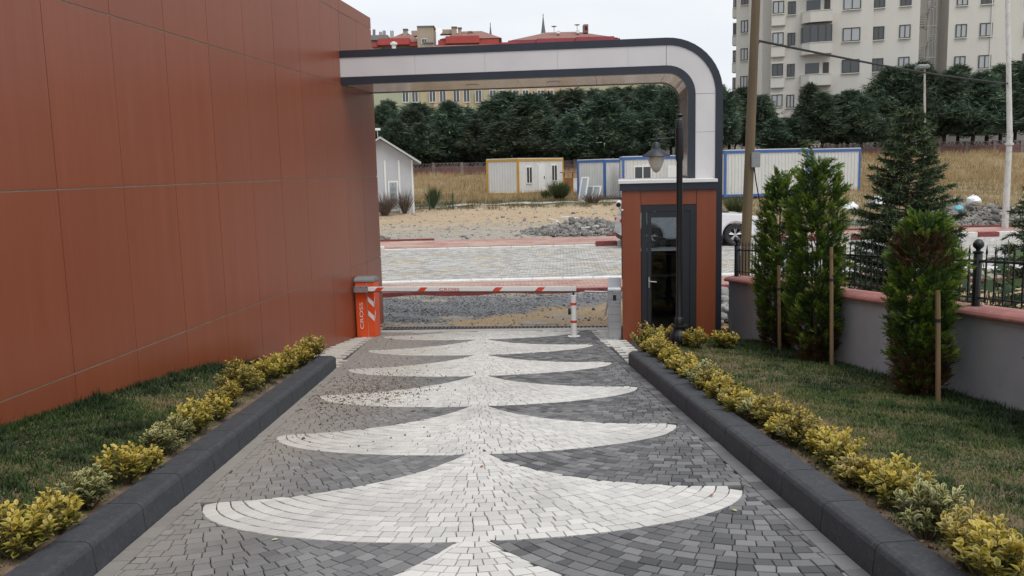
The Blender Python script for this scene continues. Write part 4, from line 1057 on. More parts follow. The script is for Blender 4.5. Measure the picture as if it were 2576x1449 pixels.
# gravel verge between the gate and the street
def verge_mat():
    m, nt, p = new_mat('gravel_and_sand'); x, y, z = posxyz(nt)
    n1 = noise(nt, .8, 6, 'World', rough=.6); n2 = noise(nt, 18, 6, 'World', rough=.7)
    grav = mixc(nt, remap(nt, n2, .35, .65), (.10, .11, .125), (.27, .275, .28))
    sand = mixc(nt, remap(nt, n2, .35, .65), (.30, .215, .12), (.44, .33, .20))
    v = mth(nt, 'ADD', mth(nt, 'SUBTRACT', mth(nt, 'MULTIPLY', x, .42), y), mth(nt, 'MULTIPLY', n1, 1.6))
    f = remap(nt, v, -16.15, -15.65); g2 = remap(nt, mth(nt, 'ADD', y, n1), 19.3, 20.0)
    col = mixc(nt, f, grav, sand); col = mixc(nt, g2, col, (.33, .29, .23))
    nt.links.new(col, p.inputs['Base Color']); p.inputs['Roughness'].default_value = .95; bump(nt, p, n2, .8, .03); return m
MT['verge'] = verge_mat()
def vz(x, y):
    return -.02 + .10 * math.exp(-((y - 17.9) / .8) ** 2) * (.6 + .4 * math.sin(x * .9)) + .03 * math.sin(x * 3.1 + y * 2.2) * math.sin(y * 4.1)
vx = np.linspace(-9, 12, 110); vy = np.linspace(15.0, 19.47, 30)
V = np.array([(x, y - .115 * min(max(x, -3), 3) * max(0, 1 - (y - 15) / 3.), vz(x, y) * min(1, (y - 14.95) / .5)) for y in vy for x in vx]); F = np.array([(j * 110 + i, j * 110 + i + 1, (j + 1) * 110 + i + 1, (j + 1) * 110 + i) for j in range(29) for i in range(109)])
tag(link('gravel_verge', np_mesh('gravel_verge', V, F, MT['verge'], smooth=True)), kind='structure')
g = np.random.default_rng(12)
MT['stone'] = shade_mat('grey_stones', (.12, .125, .135), (.42, .415, .40))
n = 22000; px = g.uniform(-3.2, 5.2, n); py = 15.1 - .115 * px + (19.4 - 15.1 + .115 * px) * g.random(n)
sandz = (px * .42 - py) > -16.6; keep = ~sandz | (g.random(n) < .12); px, py = px[keep], py[keep]; ssz = np.clip(g.lognormal(-4.25, .5, len(px)), .008, .08)
tag(link('gravel_stones', chunk_mesh('gravel_stones', np.stack([px, py, np.array([vz(a, b) for a, b in zip(px, py)]) + ssz * .15], 1), ssz, MT['stone'], g.random(len(px)) ** 1.3, 7)), kind='stuff')
n = 900; px = g.uniform(2.9, 4.3, n); py = g.uniform(14.8, 19.3, n); ssz = np.clip(g.lognormal(-2.3, .45, n), .04, .25)
tag(link('loose_stones', chunk_mesh('loose_stones', np.stack([px, py, ssz * .3 + .25 * g.random(n) * np.clip((px - 2.9), 0, 1)], 1), ssz, MT['stone'], .4 + .6 * g.random(n), 17)), kind='stuff')

# rubble heaps across the street
MT['rubble'] = shade_mat('broken_concrete', (.10, .097, .092), (.36, .345, .32))
MT['heap'] = simple('grey_spoil', (.19, .175, .155), .95, .3, 2.0, bmp=.8, bscale=12)
def heap(name, cx, cy, rx, ry, h, nch, smax, label, seed, z0):
    g = np.random.default_rng(seed); root = empty(name, (cx, cy, z0), 0, label, 'rubble', 'rubble heaps beyond the street')
    def hh(x, y):
        q = (x / rx) ** 2 + (y / ry) ** 2; b = max(0, 1 - q)
        return h * (.75 * b + .35 * b * b * (math.sin(x * 2.3 + seed) * math.cos(y * 1.9)) + .6 * math.exp(-((x - rx * .12) / (rx * .28)) ** 2 - ((y - ry * .2) / (ry * .4)) ** 2))
    n1, n2 = 40, 30; gx = np.linspace(-rx, rx, n1); gy = np.linspace(-ry, ry, n2)
    V = np.array([(x, y, hh(x, y) + g.normal(0, .03) - .04) for y in gy for x in gx]); F = np.array([(j * n1 + i, j * n1 + i + 1, (j + 1) * n1 + i + 1, (j + 1) * n1 + i) for j in range(n2 - 1) for i in range(n1 - 1)])
    link('mound', np_mesh('mound', V, F, MT['heap']), root)
    a = g.uniform(0, 6.28, nch); r = np.sqrt(g.random(nch)); px, py = rx * r * np.cos(a), ry * r * np.sin(a); s = np.clip(g.lognormal(-2.9, .6, nch), .03, smax)
    tag(link('rubble_chunks', chunk_mesh('rubble_chunks', np.stack([px, py, np.array([hh(x, y) for x, y in zip(px, py)]) + s * .15], 1), s, MT['rubble'], g.random(nch), seed), root), kind='stuff')
    return hh
h1 = heap('rubble_heap', 3.3, 37.6, 2.9, 2.2, .42, 3400, .24, 'heap of broken grey concrete and debris left of the guard booth across the street', 3, hz(3.3, 37.6))
heap('rubble_heap', -6.6, 35.9, 1.7, 1.0, .42, 500, .2, 'small grey rubble heap at the corner of the clad building across the street', 5, hz(-5, 36))
heap('rubble_heap', 19.5, 38.2, 5.5, 2.4, .70, 2600, .36, 'long pale rubble heap with bags at the right beyond the street', 8, hz(19, 38) - .1)
MT['plank'] = simple('white_board', (.74, .74, .72), .6, .05, 5)
for (u, v, Y, L, rz, ry, lb) in ((1443, 548, 38.5, 1.15, -.35, .12, 'long white batten on top of the grey rubble heap'), (1484, 571, 36.6, .75, .12, -.1, 'flat white board lying on the right of the grey rubble heap'), (1406, 561, 37.4, .55, 1.2, .3, 'short white stick upright in the middle of the rubble heap'), (1393, 553, 38.0, .5, .7, .25, 'short white slat at the left of the rubble heap')):
    p = W(u, v, Y); m = MB(); m.box(-L / 2, L / 2, -.06 if L > .7 else -.04, .06 if L > .7 else .04, -.025, .025)
    tag(m.build('white_plank', MT['plank'], loc=p, rot=(0, ry, rz)), lb, 'plank', 'white boards on the rubble')
MT['bagw'] = simple('white_plastic_bag', (.72, .73, .74), .45, .06, 8, bmp=.6, bscale=8); MT['bagb'] = simple('blue_plastic_bag', (.12, .42, .50), .45, .1, 8)
def bag(u, v, Y, s, mt, lb):
    p = W(u, v, Y); g = random.Random(int(u)); m = MB(); n = 9
    vs = [(0, 0, 0)]; rings = [(.8, .05), (1, .3), (.85, .62), (.45, .85), (.18, 1.0)]
    m.lathe([(r, z) for r, z in rings], 11)
    m.v = [(x * s * .6 * g.uniform(.75, 1.25), y * s * .6 * g.uniform(.75, 1.25), z * s * .7 * g.uniform(.85, 1.15)) for x, y, z in m.v]
    tag(m.build('plastic_bag', MT[mt], loc=(p.x, p.y, p.z), smooth=True), lb, 'bag', 'bags dumped on the rubble')
bag(2450, 512, 37.5, .5, 'bagw', 'white plastic bag lying on top of the right rubble heap'); bag(2412, 530, 37.0, .32, 'bagb', 'light blue bag on the right rubble heap'); bag(2140, 530, 36.2, .55, 'bagw', 'white bag standing right of the thujas across the street'); bag(2205, 520, 37.0, .6, 'bagw', 'white sheet bag left of the cedar across the street')

n = 2600; px = g.uniform(-9, 9, n); py = 34.6 + 17 * g.random(n) ** 1.3; ssz = np.clip(g.lognormal(-3.2, .6, n), .02, .22)
tag(link('scattered_stones', chunk_mesh('scattered_stones', np.stack([px, py, np.array([hz(a, b) for a, b in zip(px, py)]) + ssz * .1], 1), ssz, MT['stone'], g.random(n), 27, .5)), kind='stuff')
# ------------------------------------------------------------------ parked car
MT['car_white'] = simple('white_car_paint', (.72, .73, .75), .18, .02, 2, coat=.8); MT['tyre'] = simple('tyre_rubber', (.015, .015, .016), .75, .15, 20); MT['alloy'] = simple('silver_alloy', (.50, .50, .51), .3, .05, 5, metal=.8)
MT['car_glass'] = glass_mat('car_glass', (.015, .018, .02)); MT['tail'] = simple('red_lamp', (.45, .02, .02), .2, .05, 5); MT['headl'] = simple('headlamp', (.6, .62, .65), .1, .05, 5, spec=.8)
CYN = 29.55
car = empty('parked_car', (3.73, CYN + .95, .0), 0, 'white off-road car parked at the far kerb behind the booth', 'car')
def arch_pts(cx, r, n=10): return [(cx + r * math.cos(PI - PI * i / n), .36 + r * math.sin(PI - PI * i / n)) for i in range(n + 1)]
FWX, RWX = 3.88, 1.0
low = [(.0, .55), (.02, .40), (.35, .30)] + [p for p in arch_pts(RWX, .44)] + [(RWX + .5, .28), (FWX - .5, .28)] + arch_pts(FWX, .44) + [(4.55, .30), (4.74, .45), (4.78, .75), (4.70, .96), (4.3, 1.06), (3.35, 1.14), (3.2, 1.16), (.15, 1.12), (.03, 1.0)]
m = MB(); m.extry(low, -.93, .93); m.build('body', MT['car_white'], car, smooth=True, bevel=.05)
gh = [(.12, 1.10), (.38, 1.62), (.65, 1.72), (2.2, 1.74), (2.55, 1.66), (3.35, 1.13)]
m = MB(); n = len(gh); vs = [(x, -.90 + (z - 1.1) * .22, z) for x, z in gh] + [(x, .90 - (z - 1.1) * .22, z) for x, z in gh]
m._add(vs, [tuple(range(n - 1, -1, -1)), tuple(range(n, 2 * n))] + [(i, (i + 1) % n, n + (i + 1) % n, n + i) for i in range(n)]); m.build('cabin', MT['car_white'], car, bevel=.03)
for s in (-1, 1):
    for poly in ([(.40, 1.2), (.55, 1.56), (1.1, 1.60), (1.1, 1.2)], [(1.18, 1.2), (1.18, 1.6), (2.0, 1.62), (2.0, 1.2)], [(2.08, 1.2), (2.08, 1.62), (2.42, 1.58), (3.0, 1.22)]):
        m = MB(); m._add([(x, s * (.905 - (z - 1.1) * .22), z) for x, z in poly], [tuple(range(len(poly)))]); m.build('window', MT['car_glass'], car)
    m = MB(); m.box(-.012, .06, s * .72 - .10, s * .72 + .10, .88, .98); m.build('tail_light', MT['tail'], car, bevel=.02)
    m = MB(); m.box(4.60, 4.765, s * .68 - .16, s * .68 + .16, .76, .92); m.build('headlight', MT['headl'], car, bevel=.03)
    m = MB(); m.box(2.95, 3.1, s * 1.0 - .1, s * 1.0 + .1, 1.12, 1.26); m.build('wing_mirror', MT['car_white'], car, bevel=.03)
m = MB(); m._add([(2.62, -.62, 1.66), (3.33, -.72, 1.165), (3.33, .72, 1.165), (2.62, .62, 1.66)], [(0, 1, 2, 3)]); m.build('windscreen', MT['car_glass'], car)
m = MB(); m.box(.05, 4.7, -.86, .86, .26, .40); m.build('underbody', MT['rubber'], car)
m = MB(); m.extr([(-.02, 1.145), (.22, 1.16), (.22, 1.13), (-.02, 1.12)], 3.55, 3.75); m.v = [(x, y - .55, z) for x, y, z in m.v]; m.build('bonnet_vent', MT['rubber'], car)
def wheel(x, y, s):
    o = MB(); prof = [(.21, -.115), (.34, -.12), (.372, -.09), (.378, 0), (.372, .09), (.34, .12), (.21, .115)]
    n = 28; vs, fs = [], []
    for r, w_ in prof:
        for k in range(n): vs.append((r * math.cos(2 * PI * k / n), w_, r * math.sin(2 * PI * k / n)))
    for i in range(len(prof) - 1):
        for k in range(n): fs.append((i * n + k, i * n + (k + 1) % n, (i + 1) * n + (k + 1) % n, (i + 1) * n + k))
    o._add(vs, fs); wobj = o.build('wheel', MT['tyre'], car, smooth=True, loc=(x, y, .378))
    o = MB(); o.tube([(0, s * .02, 0), (0, s * -.03, 0)], .255, 24); o.build('brake_shadow', MT['rubber'], wobj)
    o = MB(); o.tube([(0, s * .075, 0), (0, s * .10, 0)], .06, 16)
    for k in range(5):
        for da_ in (-.17, .17):
            t = 2 * PI * k / 5 + PI / 2; a0 = (math.cos(t + da_ * .4) * .05, math.sin(t + da_ * .4) * .05); a1 = (math.cos(t + da_) * .25, math.sin(t + da_) * .25)
            o.tube([(a0[0], s * .085, a0[1]), (a1[0], s * .095, a1[1])], [.018, .021], 6)
    vs, fs = [], []
    for r, w_ in ((.235, .10), (.262, .118), (.268, .10), (.25, .02)):
        for k in range(n): vs.append((r * math.cos(2 * PI * k / n), s * w_, r * math.sin(2 * PI * k / n)))
    for i in range(3):
        for k in range(n): fs.append((i * n + k, i * n + (k + 1) % n, (i + 1) * n + (k + 1) % n, (i + 1) * n + k))
    o._add(vs, fs); o.build('rim', MT['alloy'], wobj, smooth=True)
for x in (RWX, FWX):
    wheel(x, -.80, -1); wheel(x, .80, 1)

# ------------------------------------------------------------------ site cabins
MT['cabin_white'] = simple('white_sheet_metal', (.60, .60, .585), .5, .06, 2, dirt=(.42, .40, .36), dirt_amt=.3, stretch=(1, 1, .3))
MT['cabin_yellow'] = simple('yellow_frame_paint', (.48, .26, .03), .5, .12, 3, dirt=(.28, .15, .04), dirt_amt=.5)
MT['cabin_blue'] = simple('blue_frame_paint', (.045, .12, .33), .5, .12, 3, dirt=(.05, .09, .2), dirt_amt=.4)
MT['pvc'] = simple('white_pvc', (.72, .72, .71), .4, .04, 5); MT['pane_dark'] = glass_mat('dark_pane', (.03, .035, .04), .08); MT['pane_pale'] = glass_mat('pale_pane', (.32, .36, .37), .1)
def corr(m, p0, p1, z0, z1, nrm, pitch=.22, dep=.03):
    """trapezoid ribbed sheet from p0 to p1 (plan), standing z0..z1, ribs towards nrm"""
    p0, p1, nrm = Vector(p0), Vector(p1), Vector(nrm); L = (p1 - p0).length; d = (p1 - p0) / L; n = max(2, int(L / pitch)); pts = []
    for i in range(n):
        a = i * L / n; w = L / n
        for f, o in ((0, 0), (.62, 0), (.72, dep), (.90, dep)): pts.append(p0 + d * (a + f * w) + nrm * o)
    pts.append(p1)
    k = len(pts); m._add([(q.x, q.y, z0) for q in pts] + [(q.x, q.y, z1) for q in pts], [(i, i + 1, k + i + 1, k + i) for i in range(k - 1)])
def cabin(name, loc, rz, L, Wd, H, frame, label, wins=(), door=None, pitch=.22, group=None):
    """front-left corner at the origin, long side along +x, depth +y"""
    r = empty(name, loc, rz, label, 'cabin', group)
    m = MB(); m.box(.08, L - .08, .08, Wd - .08, .12, H - .1)
    w0 = m.build('core', MT['cabin_white'], r)
    m = MB(); corr(m, (.1, .05), (L - .1, .05), .15, H - .14, (0, -1), pitch); corr(m, (.05, Wd - .1), (.05, .1), .15, H - .14, (-1, 0), pitch); corr(m, (L - .05, .1), (L - .05, Wd - .1), .15, H - .14, (1, 0), pitch); corr(m, (L - .1, Wd - .05), (.1, Wd - .05), .15, H - .14, (0, 1), pitch)
    m.build('cladding', MT['cabin_white'], r)
    m = MB(); t = .13
    for (x0, y0) in ((0, 0), (L - t, 0), (0, Wd - t), (L - t, Wd - t)): m.box(x0, x0 + t, y0, y0 + t, 0, H)
    for (z0, z1) in ((.0, .15), (H - .16, H - .001)):
        m.box(t, L - t, 0, t * .8, z0, z1); m.box(t, L - t, Wd - t * .8, Wd, z0, z1); m.box(0, t * .8, t, Wd - t, z0, z1); m.box(L - t * .8, L, t, Wd - t, z0, z1)
    m.build('frame', frame, r)
    m = MB(); m.box(.02, L - .02, .02, Wd - .02, H, H + .05); m.build('roof', MT['cabin_white'], r)
    for (x0, x1, z0, z1) in wins:
        m = MB(); f = .06; y0, y1 = -.02, .06
        m.box(x0, x1, y0, y1, z0, z0 + f); m.box(x0, x1, y0, y1, z1 - f, z1); m.box(x0, x0 + f, y0, y1, z0 + f, z1 - f); m.box(x1 - f, x1, y0, y1, z0 + f, z1 - f); xm = (x0 + x1) / 2; m.box(xm - f / 2, xm + f / 2, y0, y1, z0 + f, z1 - f)
        w = m.build('window', MT['pvc'], r); m = MB(); m.box(x0 + f, x1 - f, .0, .02, z0 + f, z1 - f); m.build('pane', MT['pane_dark'], w)
    if door:
        x0, x1, z1 = door; m = MB(); m.box(x0, x1, -.015, .06, .16, z1); d = m.build('door', MT['pvc'], r); m = MB(); m.box(x1 - .15, x1 - .11, -.06, -.016, 1.05, 1.25); m.build('handle', MT['rubber'], d)
    return r
cA = W(1305, 491, 61.0)
yc = cabin('site_cabin', (cA.x, cA.y, cA.z), math.radians(55), 6.0, 2.75, 2.5, MT['cabin_yellow'], 'white ribbed site cabin with yellow frame standing in dry grass', ((1.0, 1.75, .75, 1.95), (4.3, 5.1, .85, 2.05)), (2.55, 3.4, 2.05), group='white site cabins on the lot')
cB = W(1452, 494, 57.0); cB2 = W(1547, 503, 54.5)
ang = math.atan2(cB2.y - cB.y, cB2.x - cB.x)
bA = cabin('site_cabin', (cB.x, cB.y, cB2.z - .05), ang, 2.45, 5.5, 2.55, MT['cabin_blue'], 'white site cabin with blue frame and old windows leaning on it', group='white site cabins on the lot')
cC = W(1566, 505, 53.0)
bB = cabin('site_cabin', (cC.x, cC.y, cC.z), math.radians(-3), 5.6, 2.4, 2.6, MT['cabin_blue'], 'blue framed white cabin seen above the booth roof behind the lantern', ((.7, 1.75, 1.05, 2.05),), (2.7, 3.55, 2.0), group='white site cabins on the lot')
cD = W(1822, 492, 50.5)
bC = cabin('site_cabin', (cD.x, cD.y, cD.z - .1), math.radians(6), 5.0, 2.4, 2.65, MT['cabin_blue'], 'white cabin with blue frame behind the wooden utility pole', pitch=.2, group='white site cabins on the lot')
cE = W(2040, 485, 52.5)
bD = cabin('site_cabin', (cE.x, cE.y, cE.z - .2), math.radians(3), 3.0, 2.4, 2.75, MT['cabin_blue'], 'rightmost white ribbed cabin behind the two tall thujas', pitch=.2, group='white site cabins on the lot')
# old window sashes leaning on the blue cabin
for (du, w_, h_, n_, lb) in ((1462, .62, 1.55, 1, 'tall old white window sash leaning on the blue framed cabin'), (1487, 1.25, 1.0, 2, 'low double white window sash leaning on the blue framed cabin')):
    p = W(du, 497, 54.0); r = empty('window_sash', (p.x, p.y, p.z - .25), ang, lb, 'window', 'discarded window sashes', rx=math.radians(-14))
    m = MB(); f = .09; m.box(-w_ / 2, w_ / 2, 0, .06, 0, f); m.box(-w_ / 2, w_ / 2, 0, .06, h_ - f, h_)
    for i in range(n_ + 1):
        x0 = -w_ / 2 + i * (w_ - f) / n_; m.box(x0, x0 + f, 0, .06, f, h_ - f)
    m.build('sash_frame', MT['pvc'], r); m = MB(); m.box(-w_ / 2 + f, w_ / 2 - f, .02, .035, f, h_ - f); m.build('pane', MT['pane_pale'], r)
# shed with gable roof on the left
hx = W(1043, 523, 49.0)
MT['shed'] = simple('grey_white_panel', (.46, .47, .49), .7, .05, 2); MT['shed_roof'] = simple('shed_roof_sheet', (.42, .43, .44), .5, .08, 2)
shed = empty('white_shed', (hx.x, hx.y, hz(hx.x, hx.y) - .05), math.radians(9.5), 'pale grey gabled shed with white trims beside the clad building', 'shed')
SW, SD, SE, SA = 3.5, 5.0, 2.95, 4.10
m = MB(); m.box(-SW, 0, 0, SD, -.3, SE); m._add([(-SW, 0, SE), (0, 0, SE), (-SW / 2, 0, SA), (-SW, SD, SE), (0, SD, SE), (-SW / 2, SD, SA)], [(0, 1, 2), (5, 4, 3), (1, 4, 5, 2), (3, 0, 2, 5)]); m.build('wall', MT['shed'], shed)
ov, th = .42, .12; k_ = (SA - SE) / (SW / 2)
for s in (-1, 1):
    m = MB(); xe = 0 + ov if s > 0 else -SW - ov; ze = SE - ov * k_
    m._add([(-SW / 2, -.5, SA + .03), (xe, -.5, ze + .03), (xe, -.5, ze + .03 + th), (-SW / 2, -.5, SA + .03 + th), (-SW / 2, SD + .3, SA + .03), (xe, SD + .3, ze + .03), (xe, SD + .3, ze + .03 + th), (-SW / 2, SD + .3, SA + .03 + th)], [(0, 1, 2, 3), (7, 6, 5, 4), (0, 4, 5, 1), (1, 5, 6, 2), (2, 6, 7, 3), (3, 7, 4, 0)]); m.build('roof', MT['shed_roof'], shed)
for x in (-.06, -.78, -1.55, -2.5, -3.4):
    m = MB(); m.box(x - .05, x + .05, -.035, -.002, -.2, SE); m.build('trim', MT['pvc'], shed)
m = MB(); m.box(-1.42, -.86, -.05, -.003, .15, 1.82); dw = m.build('window', MT['pvc'], shed); m = MB(); m.box(-1.34, -.94, -.055, -.051, .25, 1.74); pz_ = m.build('pane', MT['pane_pale'], dw)
MT['poster_ink'] = simple('poster_ink', (.06, .09, .13), .6, .2, 30)
m = MB()
for z in (1.42, 1.34, 1.27, 1.12, 1.05, .98): m.box(-1.30, -.99 - .03 * (z * 10 % 2), -.058, -.0555, z, z + .02)
m.box(-1.30, -.98, -.058, -.0555, .5, .85); m.tube([(-1.14 + .05 * math.cos(a), -.057, 1.58 + .06 * math.sin(a)) for a in np.linspace(.8, 5.4, 9)], .008, 5); m.build('poster', MT['poster_ink'], dw)
m = MB(); m.tube([(-SW / 2 - .1, .2, SA + .1), (-SW / 2 - .12, .2, SA + .55)], .015, 6); m.box(-SW / 2 - .25, -SW / 2 + .05, .1, .3, SA + .5, SA + .62); m.build('antenna', MT['pvc'], shed)
# sheets of old concrete path, green garden net, small tree
MT['path'] = simple('worn_path_concrete', (.40, .38, .34), .9, .15, 2, dirt=(.25, .23, .16), dirt_amt=.7)
m = MB(); Vp, Fp = [], []
for i in range(60):
    x = -9 + i * .45; y0 = 52.6 - .0 * x - .9 * math.exp(-((x + 7) / 3.) ** 2) * 3
    Vp += [(x, y0, hz(x, y0) + .03), (x, y0 + 1.1, hz(x, y0 + 1.1) + .03)]
Fp = [(2 * i, 2 * i + 2, 2 * i + 3, 2 * i + 1) for i in range(59)]
tag(link('lot_path', np_mesh('lot_path', np.array(Vp), np.array(Fp), MT['path'])), kind='structure')
MT['net'] = simple('green_fence_paint', (.02, .06, .03), .6, .2, 6)
nf = W(1080, 518, 50.0); ntf = empty('mesh_fence', (nf.x, nf.y, hz(nf.x, nf.y)), .15, 'low green wire mesh fence panel beside the shed', 'fence')
for x in (0, 1.35): m = MB(); m.tube([(x, 0, 0), (x, 0, .95)], .04, 6); m.build('post', MT['net'], ntf)
m = MB()
for i in range(14): m.tube([(.1 * i, 0, .05), (.1 * i, 0, .9)], .006, 4)
for i in range(9): m.tube([(0, 0, .08 + .1 * i), (1.35, 0, .08 + .1 * i)], .006, 4)
m.build('wire_mesh', MT['net'], ntf)
# lean-to between the cabins
sd_ = W(1437, 478, 62); lt = empty('lean_to', (sd_.x, sd_.y, hz(sd_.x, sd_.y) + .1), 0, 'small wooden lean-to between the yellow and the blue cabin', 'shed')
MT['plyo'] = simple('orange_plywood', (.30, .12, .045), .8, .15, 5); MT['sheetr'] = simple('rusty_roof_sheet', (.24, .13, .11), .7, .2, 5)
m = MB(); m.box(-.5, .15, 0, .06, 0, 1.0); m.build('panel', MT['plyo'], lt); m = MB(); m.box(.16, .8, .02, .07, 0, 1.0); m.build('panel', MT['pvc'], lt); m = MB(); m.box(-.7, 1.0, -.25, 1.4, 1.35, 1.43); m.build('roof', MT['sheetr'], lt)
for x in (-.48, .12, .78): m = MB(); m.box(x - .04, x + .04, .0, .06, 1.001, 1.349); m.build('post', MT['plyo'], lt)

# ------------------------------------------------------------------ poles and cables
MT['pole_wood'] = simple('weathered_pole', (.115, .085, .050), .9, .25, 6, bmp=.5, bscale=30, stretch=(1, 1, .08), dirt=(.10, .07, .04))
MT['pole_metal'] = simple('peeling_painted_pole', (.52, .52, .50), .6, .1, 3, dirt=(.26, .13, .07), dirt_amt=.7, stretch=(1, 1, .5)); MT['pole_rust'] = simple('rusty_painted_pole', (.42, .40, .36), .7, .15, 3, dirt=(.25, .10, .04), dirt_amt=.9, stretch=(1, 1, .35))
p0 = W(1872, 716, 20.0); p1 = W(1907, -120, 20.0)
up = empty('utility_pole', (p0.x, p0.y, 0), 0, 'leaning brown wooden utility pole behind the railing', 'pole')
m = MB(); m.tube([(0, 0, -.2), ((p1.x - p0.x) * .5, 0, p1.z * .5), (p1.x - p0.x, 0, p1.z)], [.118, .105, .09], 14); m.build('pole_shaft', MT['pole_wood'], up, smooth=True)
bx = W(1899, 402, 19.9); bxl = (bx.x - p0.x, bx.y - p0.y, bx.z)
m = MB(); m.box(bxl[0] - .09, bxl[0] + .11, -.16, .05, bxl[2] - .17, bxl[2] + .17); m.build('junction_box', MT['grey_cap'], up, bevel=.01)
m = MB(); m.tube([(bxl[0], -.05, bxl[2] - .17), (bxl[0] + .04, -.08, bxl[2] - .5), (bxl[0] + .2, -.05, bxl[2] - 1.3)], .014, 6); m.build('cable_tail', MT['rubber'], up)
q0, q1 = W(1910, 103, 20.0), W(2536, 210, 33.5)
m = MB(); pts = []
for i in range(25):
    f = i / 24; p = q0.lerp(q1, f); p.z -= .1 * math.sin(PI * f); pts.append(p)
q2 = W(1900, 125, 19.95)
tag(MB().tube([q2] + pts, .028, 6).build('overhead_cable', MT['rubber']), 'thick black cable strung from the wooden pole to the right lamp post', 'cable')
def metal_pole(u, vb, vt, Y, r, mt, label, head=False):
    b, t = W(u, vb, Y), W(u + 4, vt, Y); o = empty('street_light', (b.x, b.y, hz(b.x, b.y)), 0, label, 'street light', 'metal light poles beyond the street')
    H = t.z - o.location.z; m = MB(); m.tube([(0, 0, 0), (0, 0, H * .33), (t.x - b.x, 0, H)], [r * 1.25, r, r * .7], 10); m.build('pole_shaft', MT[mt], o, smooth=True)
    m = MB(); m.lathe([(r * 1.5, H * .30), (r * 1.5, H * .30 + .08)], 10); m.build('collar', MT[mt], o)
    if head:
        m = MB(); m.extr([(-.35, .0), (.35, .0), (.30, .22), (-.28, .30), (-.42, .14)], -.45, .3); m.v = [(x + t.x - b.x - .1, y, z + H - .05) for x, y, z in m.v]; m.build('lamp_head', MT['grey_cap'], o, bevel=.06)
    return o
metal_pole(2528, 575, -160, 33.5, .10, 'pole_metal', 'tall white peeling metal pole at the far right')
metal_pole(2322, 470, 172, 58.0, .085, 'pole_rust', 'rusty light pole with grey head behind the cedar', True)

# ------------------------------------------------------------------ dry grass, weeds
DG = leaf_mat('dry_grass', [(0, (.06, .065, .028)), (.3, (.17, .14, .07)), (.65, (.38, .27, .14)), (1, (.52, .39, .22))], .3, .7)
def blades(name, x, y, h, w, r, seed, mat=DG):
    g = np.random.default_rng(seed); n = len(x); z = np.array([hz(a, b) for a, b in zip(x, y)])
    az = g.uniform(0, 6.28, n); ln = h * g.uniform(.15, .55, n); lx = np.cos(az) * ln + .12 * h; ly = np.sin(az) * ln; pa = g.uniform(0, PI, n); c, s = np.cos(pa) * w, np.sin(pa) * w
    V = np.stack([np.stack([x - c, y - s, z - .02], 1), np.stack([x + c, y + s, z - .02], 1), np.stack([x + lx, y + ly, z + h], 1)], 1).reshape(-1, 3)
    return tag(link(name, np_mesh(name, V, np.arange(3 * n).reshape(-1, 3), mat, {'r': np.repeat(np.clip(r, 0, 1), 3)})), kind='stuff')
g = np.random.default_rng(31)
n = 110000; x = g.uniform(-11, 40, n); y = g.uniform(35, 74, n)
left_ok = (x < 7) & (y > 54.6 + 1.2 * np.sin(x)); right_ok = (x > 8.0) & (y > 38 + 2 * np.sin(x * .7))
k = (left_ok | right_ok) & (vn(x * .35, y * .35) + g.normal(0, .2, n) > .32); x, y = x[k], y[k]; n = len(x)
tall = np.clip((y - 40) / 25, 0, 1); fld = vn(x * .22 + 3, y * .3)
grn = np.where(x > 8, np.clip((50 - y) / 12, 0, 1) * .55, 0)
blades('dry_grass', x, y, (.16 + .26 * tall) * g.uniform(.4, 1.3, n), .010 + .014 * tall, .42 + .3 * tall + .3 * (fld - .5) - grn + g.normal(0, .14, n), 5)
n = 16000; x = g.uniform(-9, 11, n); y = 51.2 + g.normal(0, .8, n) + g.choice([0, 3.0], n); k = vn(x * .9, y * .9) > .48; x, y = x[k], y[k]
blades('weeds', x, y, g.uniform(.06, .3, len(x)), .012, .12 + g.normal(0, .12, len(x)) + .3 * (g.random(len(x)) < .25), 6)
BRO = leaf_mat('broom_shrub_leaf', [(0, (.03, .04, .015)), (.5, (.07, .09, .035)), (1, (.15, .16, .07))], .2, .6)
def shrub(u, v, Y, w, h, n, mat, label, seed, name='wild_shrub'):
    p = W(u, v, Y); o = empty(name, (p.x, p.y, hz(p.x, p.y) - .03), seed, label, 'shrub', 'wild shrubs on the lot'); g = np.random.default_rng(seed)
    az = g.uniform(0, 6.28, n); sp = np.sqrt(g.random(n)); l = h * g.uniform(.4, 1.1, n) * (1 - .35 * sp * g.random(n)); b = np.stack([.15 * w * np.cos(az), .15 * w * np.sin(az), np.zeros(n)], 1)
    D = unit(np.stack([np.cos(az) * sp * w / h, np.sin(az) * sp * w / h, np.ones(n)], 1) + g.normal(0, .22, (n, 3)) * np.array([1, 1, .5])); P0 = b + D * (l * g.uniform(.05, .7, n))[:, None]; T = b + D * l[:, None] + g.normal(0, .05, (n, 3))
    S = unit(np.cross(D, g.normal(0, 1, (n, 3)))) * .02
    V = np.stack([P0 - S, P0 + S, T], 1).reshape(-1, 3); link('foliage', np_mesh('foliage', V, np.arange(3 * n).reshape(-1, 3), mat, {'r': np.repeat(np.clip(.2 + .6 * g.random(n), 0, 1), 3)}), o)
    m = MB()
    for i in range(6): m.tube([(0, 0, 0), tuple(D[i] * l[i] * .7)], [.02, .008], 4, False)
    m.build('stems', MT['twig'], o)
shrub(1408, 508, 55.0, .85, 1.35, 1800, BRO, 'grey green broom shrub between the yellow and blue cabins', 3)
shrub(1375, 500, 56.5, .5, .7, 500, BRO, 'low broom shrub before the yellow cabin door', 4)
shrub(1090, 512, 51.0, .22, 1.45, 700, BRO, 'slim young evergreen beside the green mesh fence', 5, 'young_tree')
DRY = leaf_mat('withered_shrub_leaf', [(0, (.08, .06, .05)), (1, (.22, .17, .14))], .2, .8)
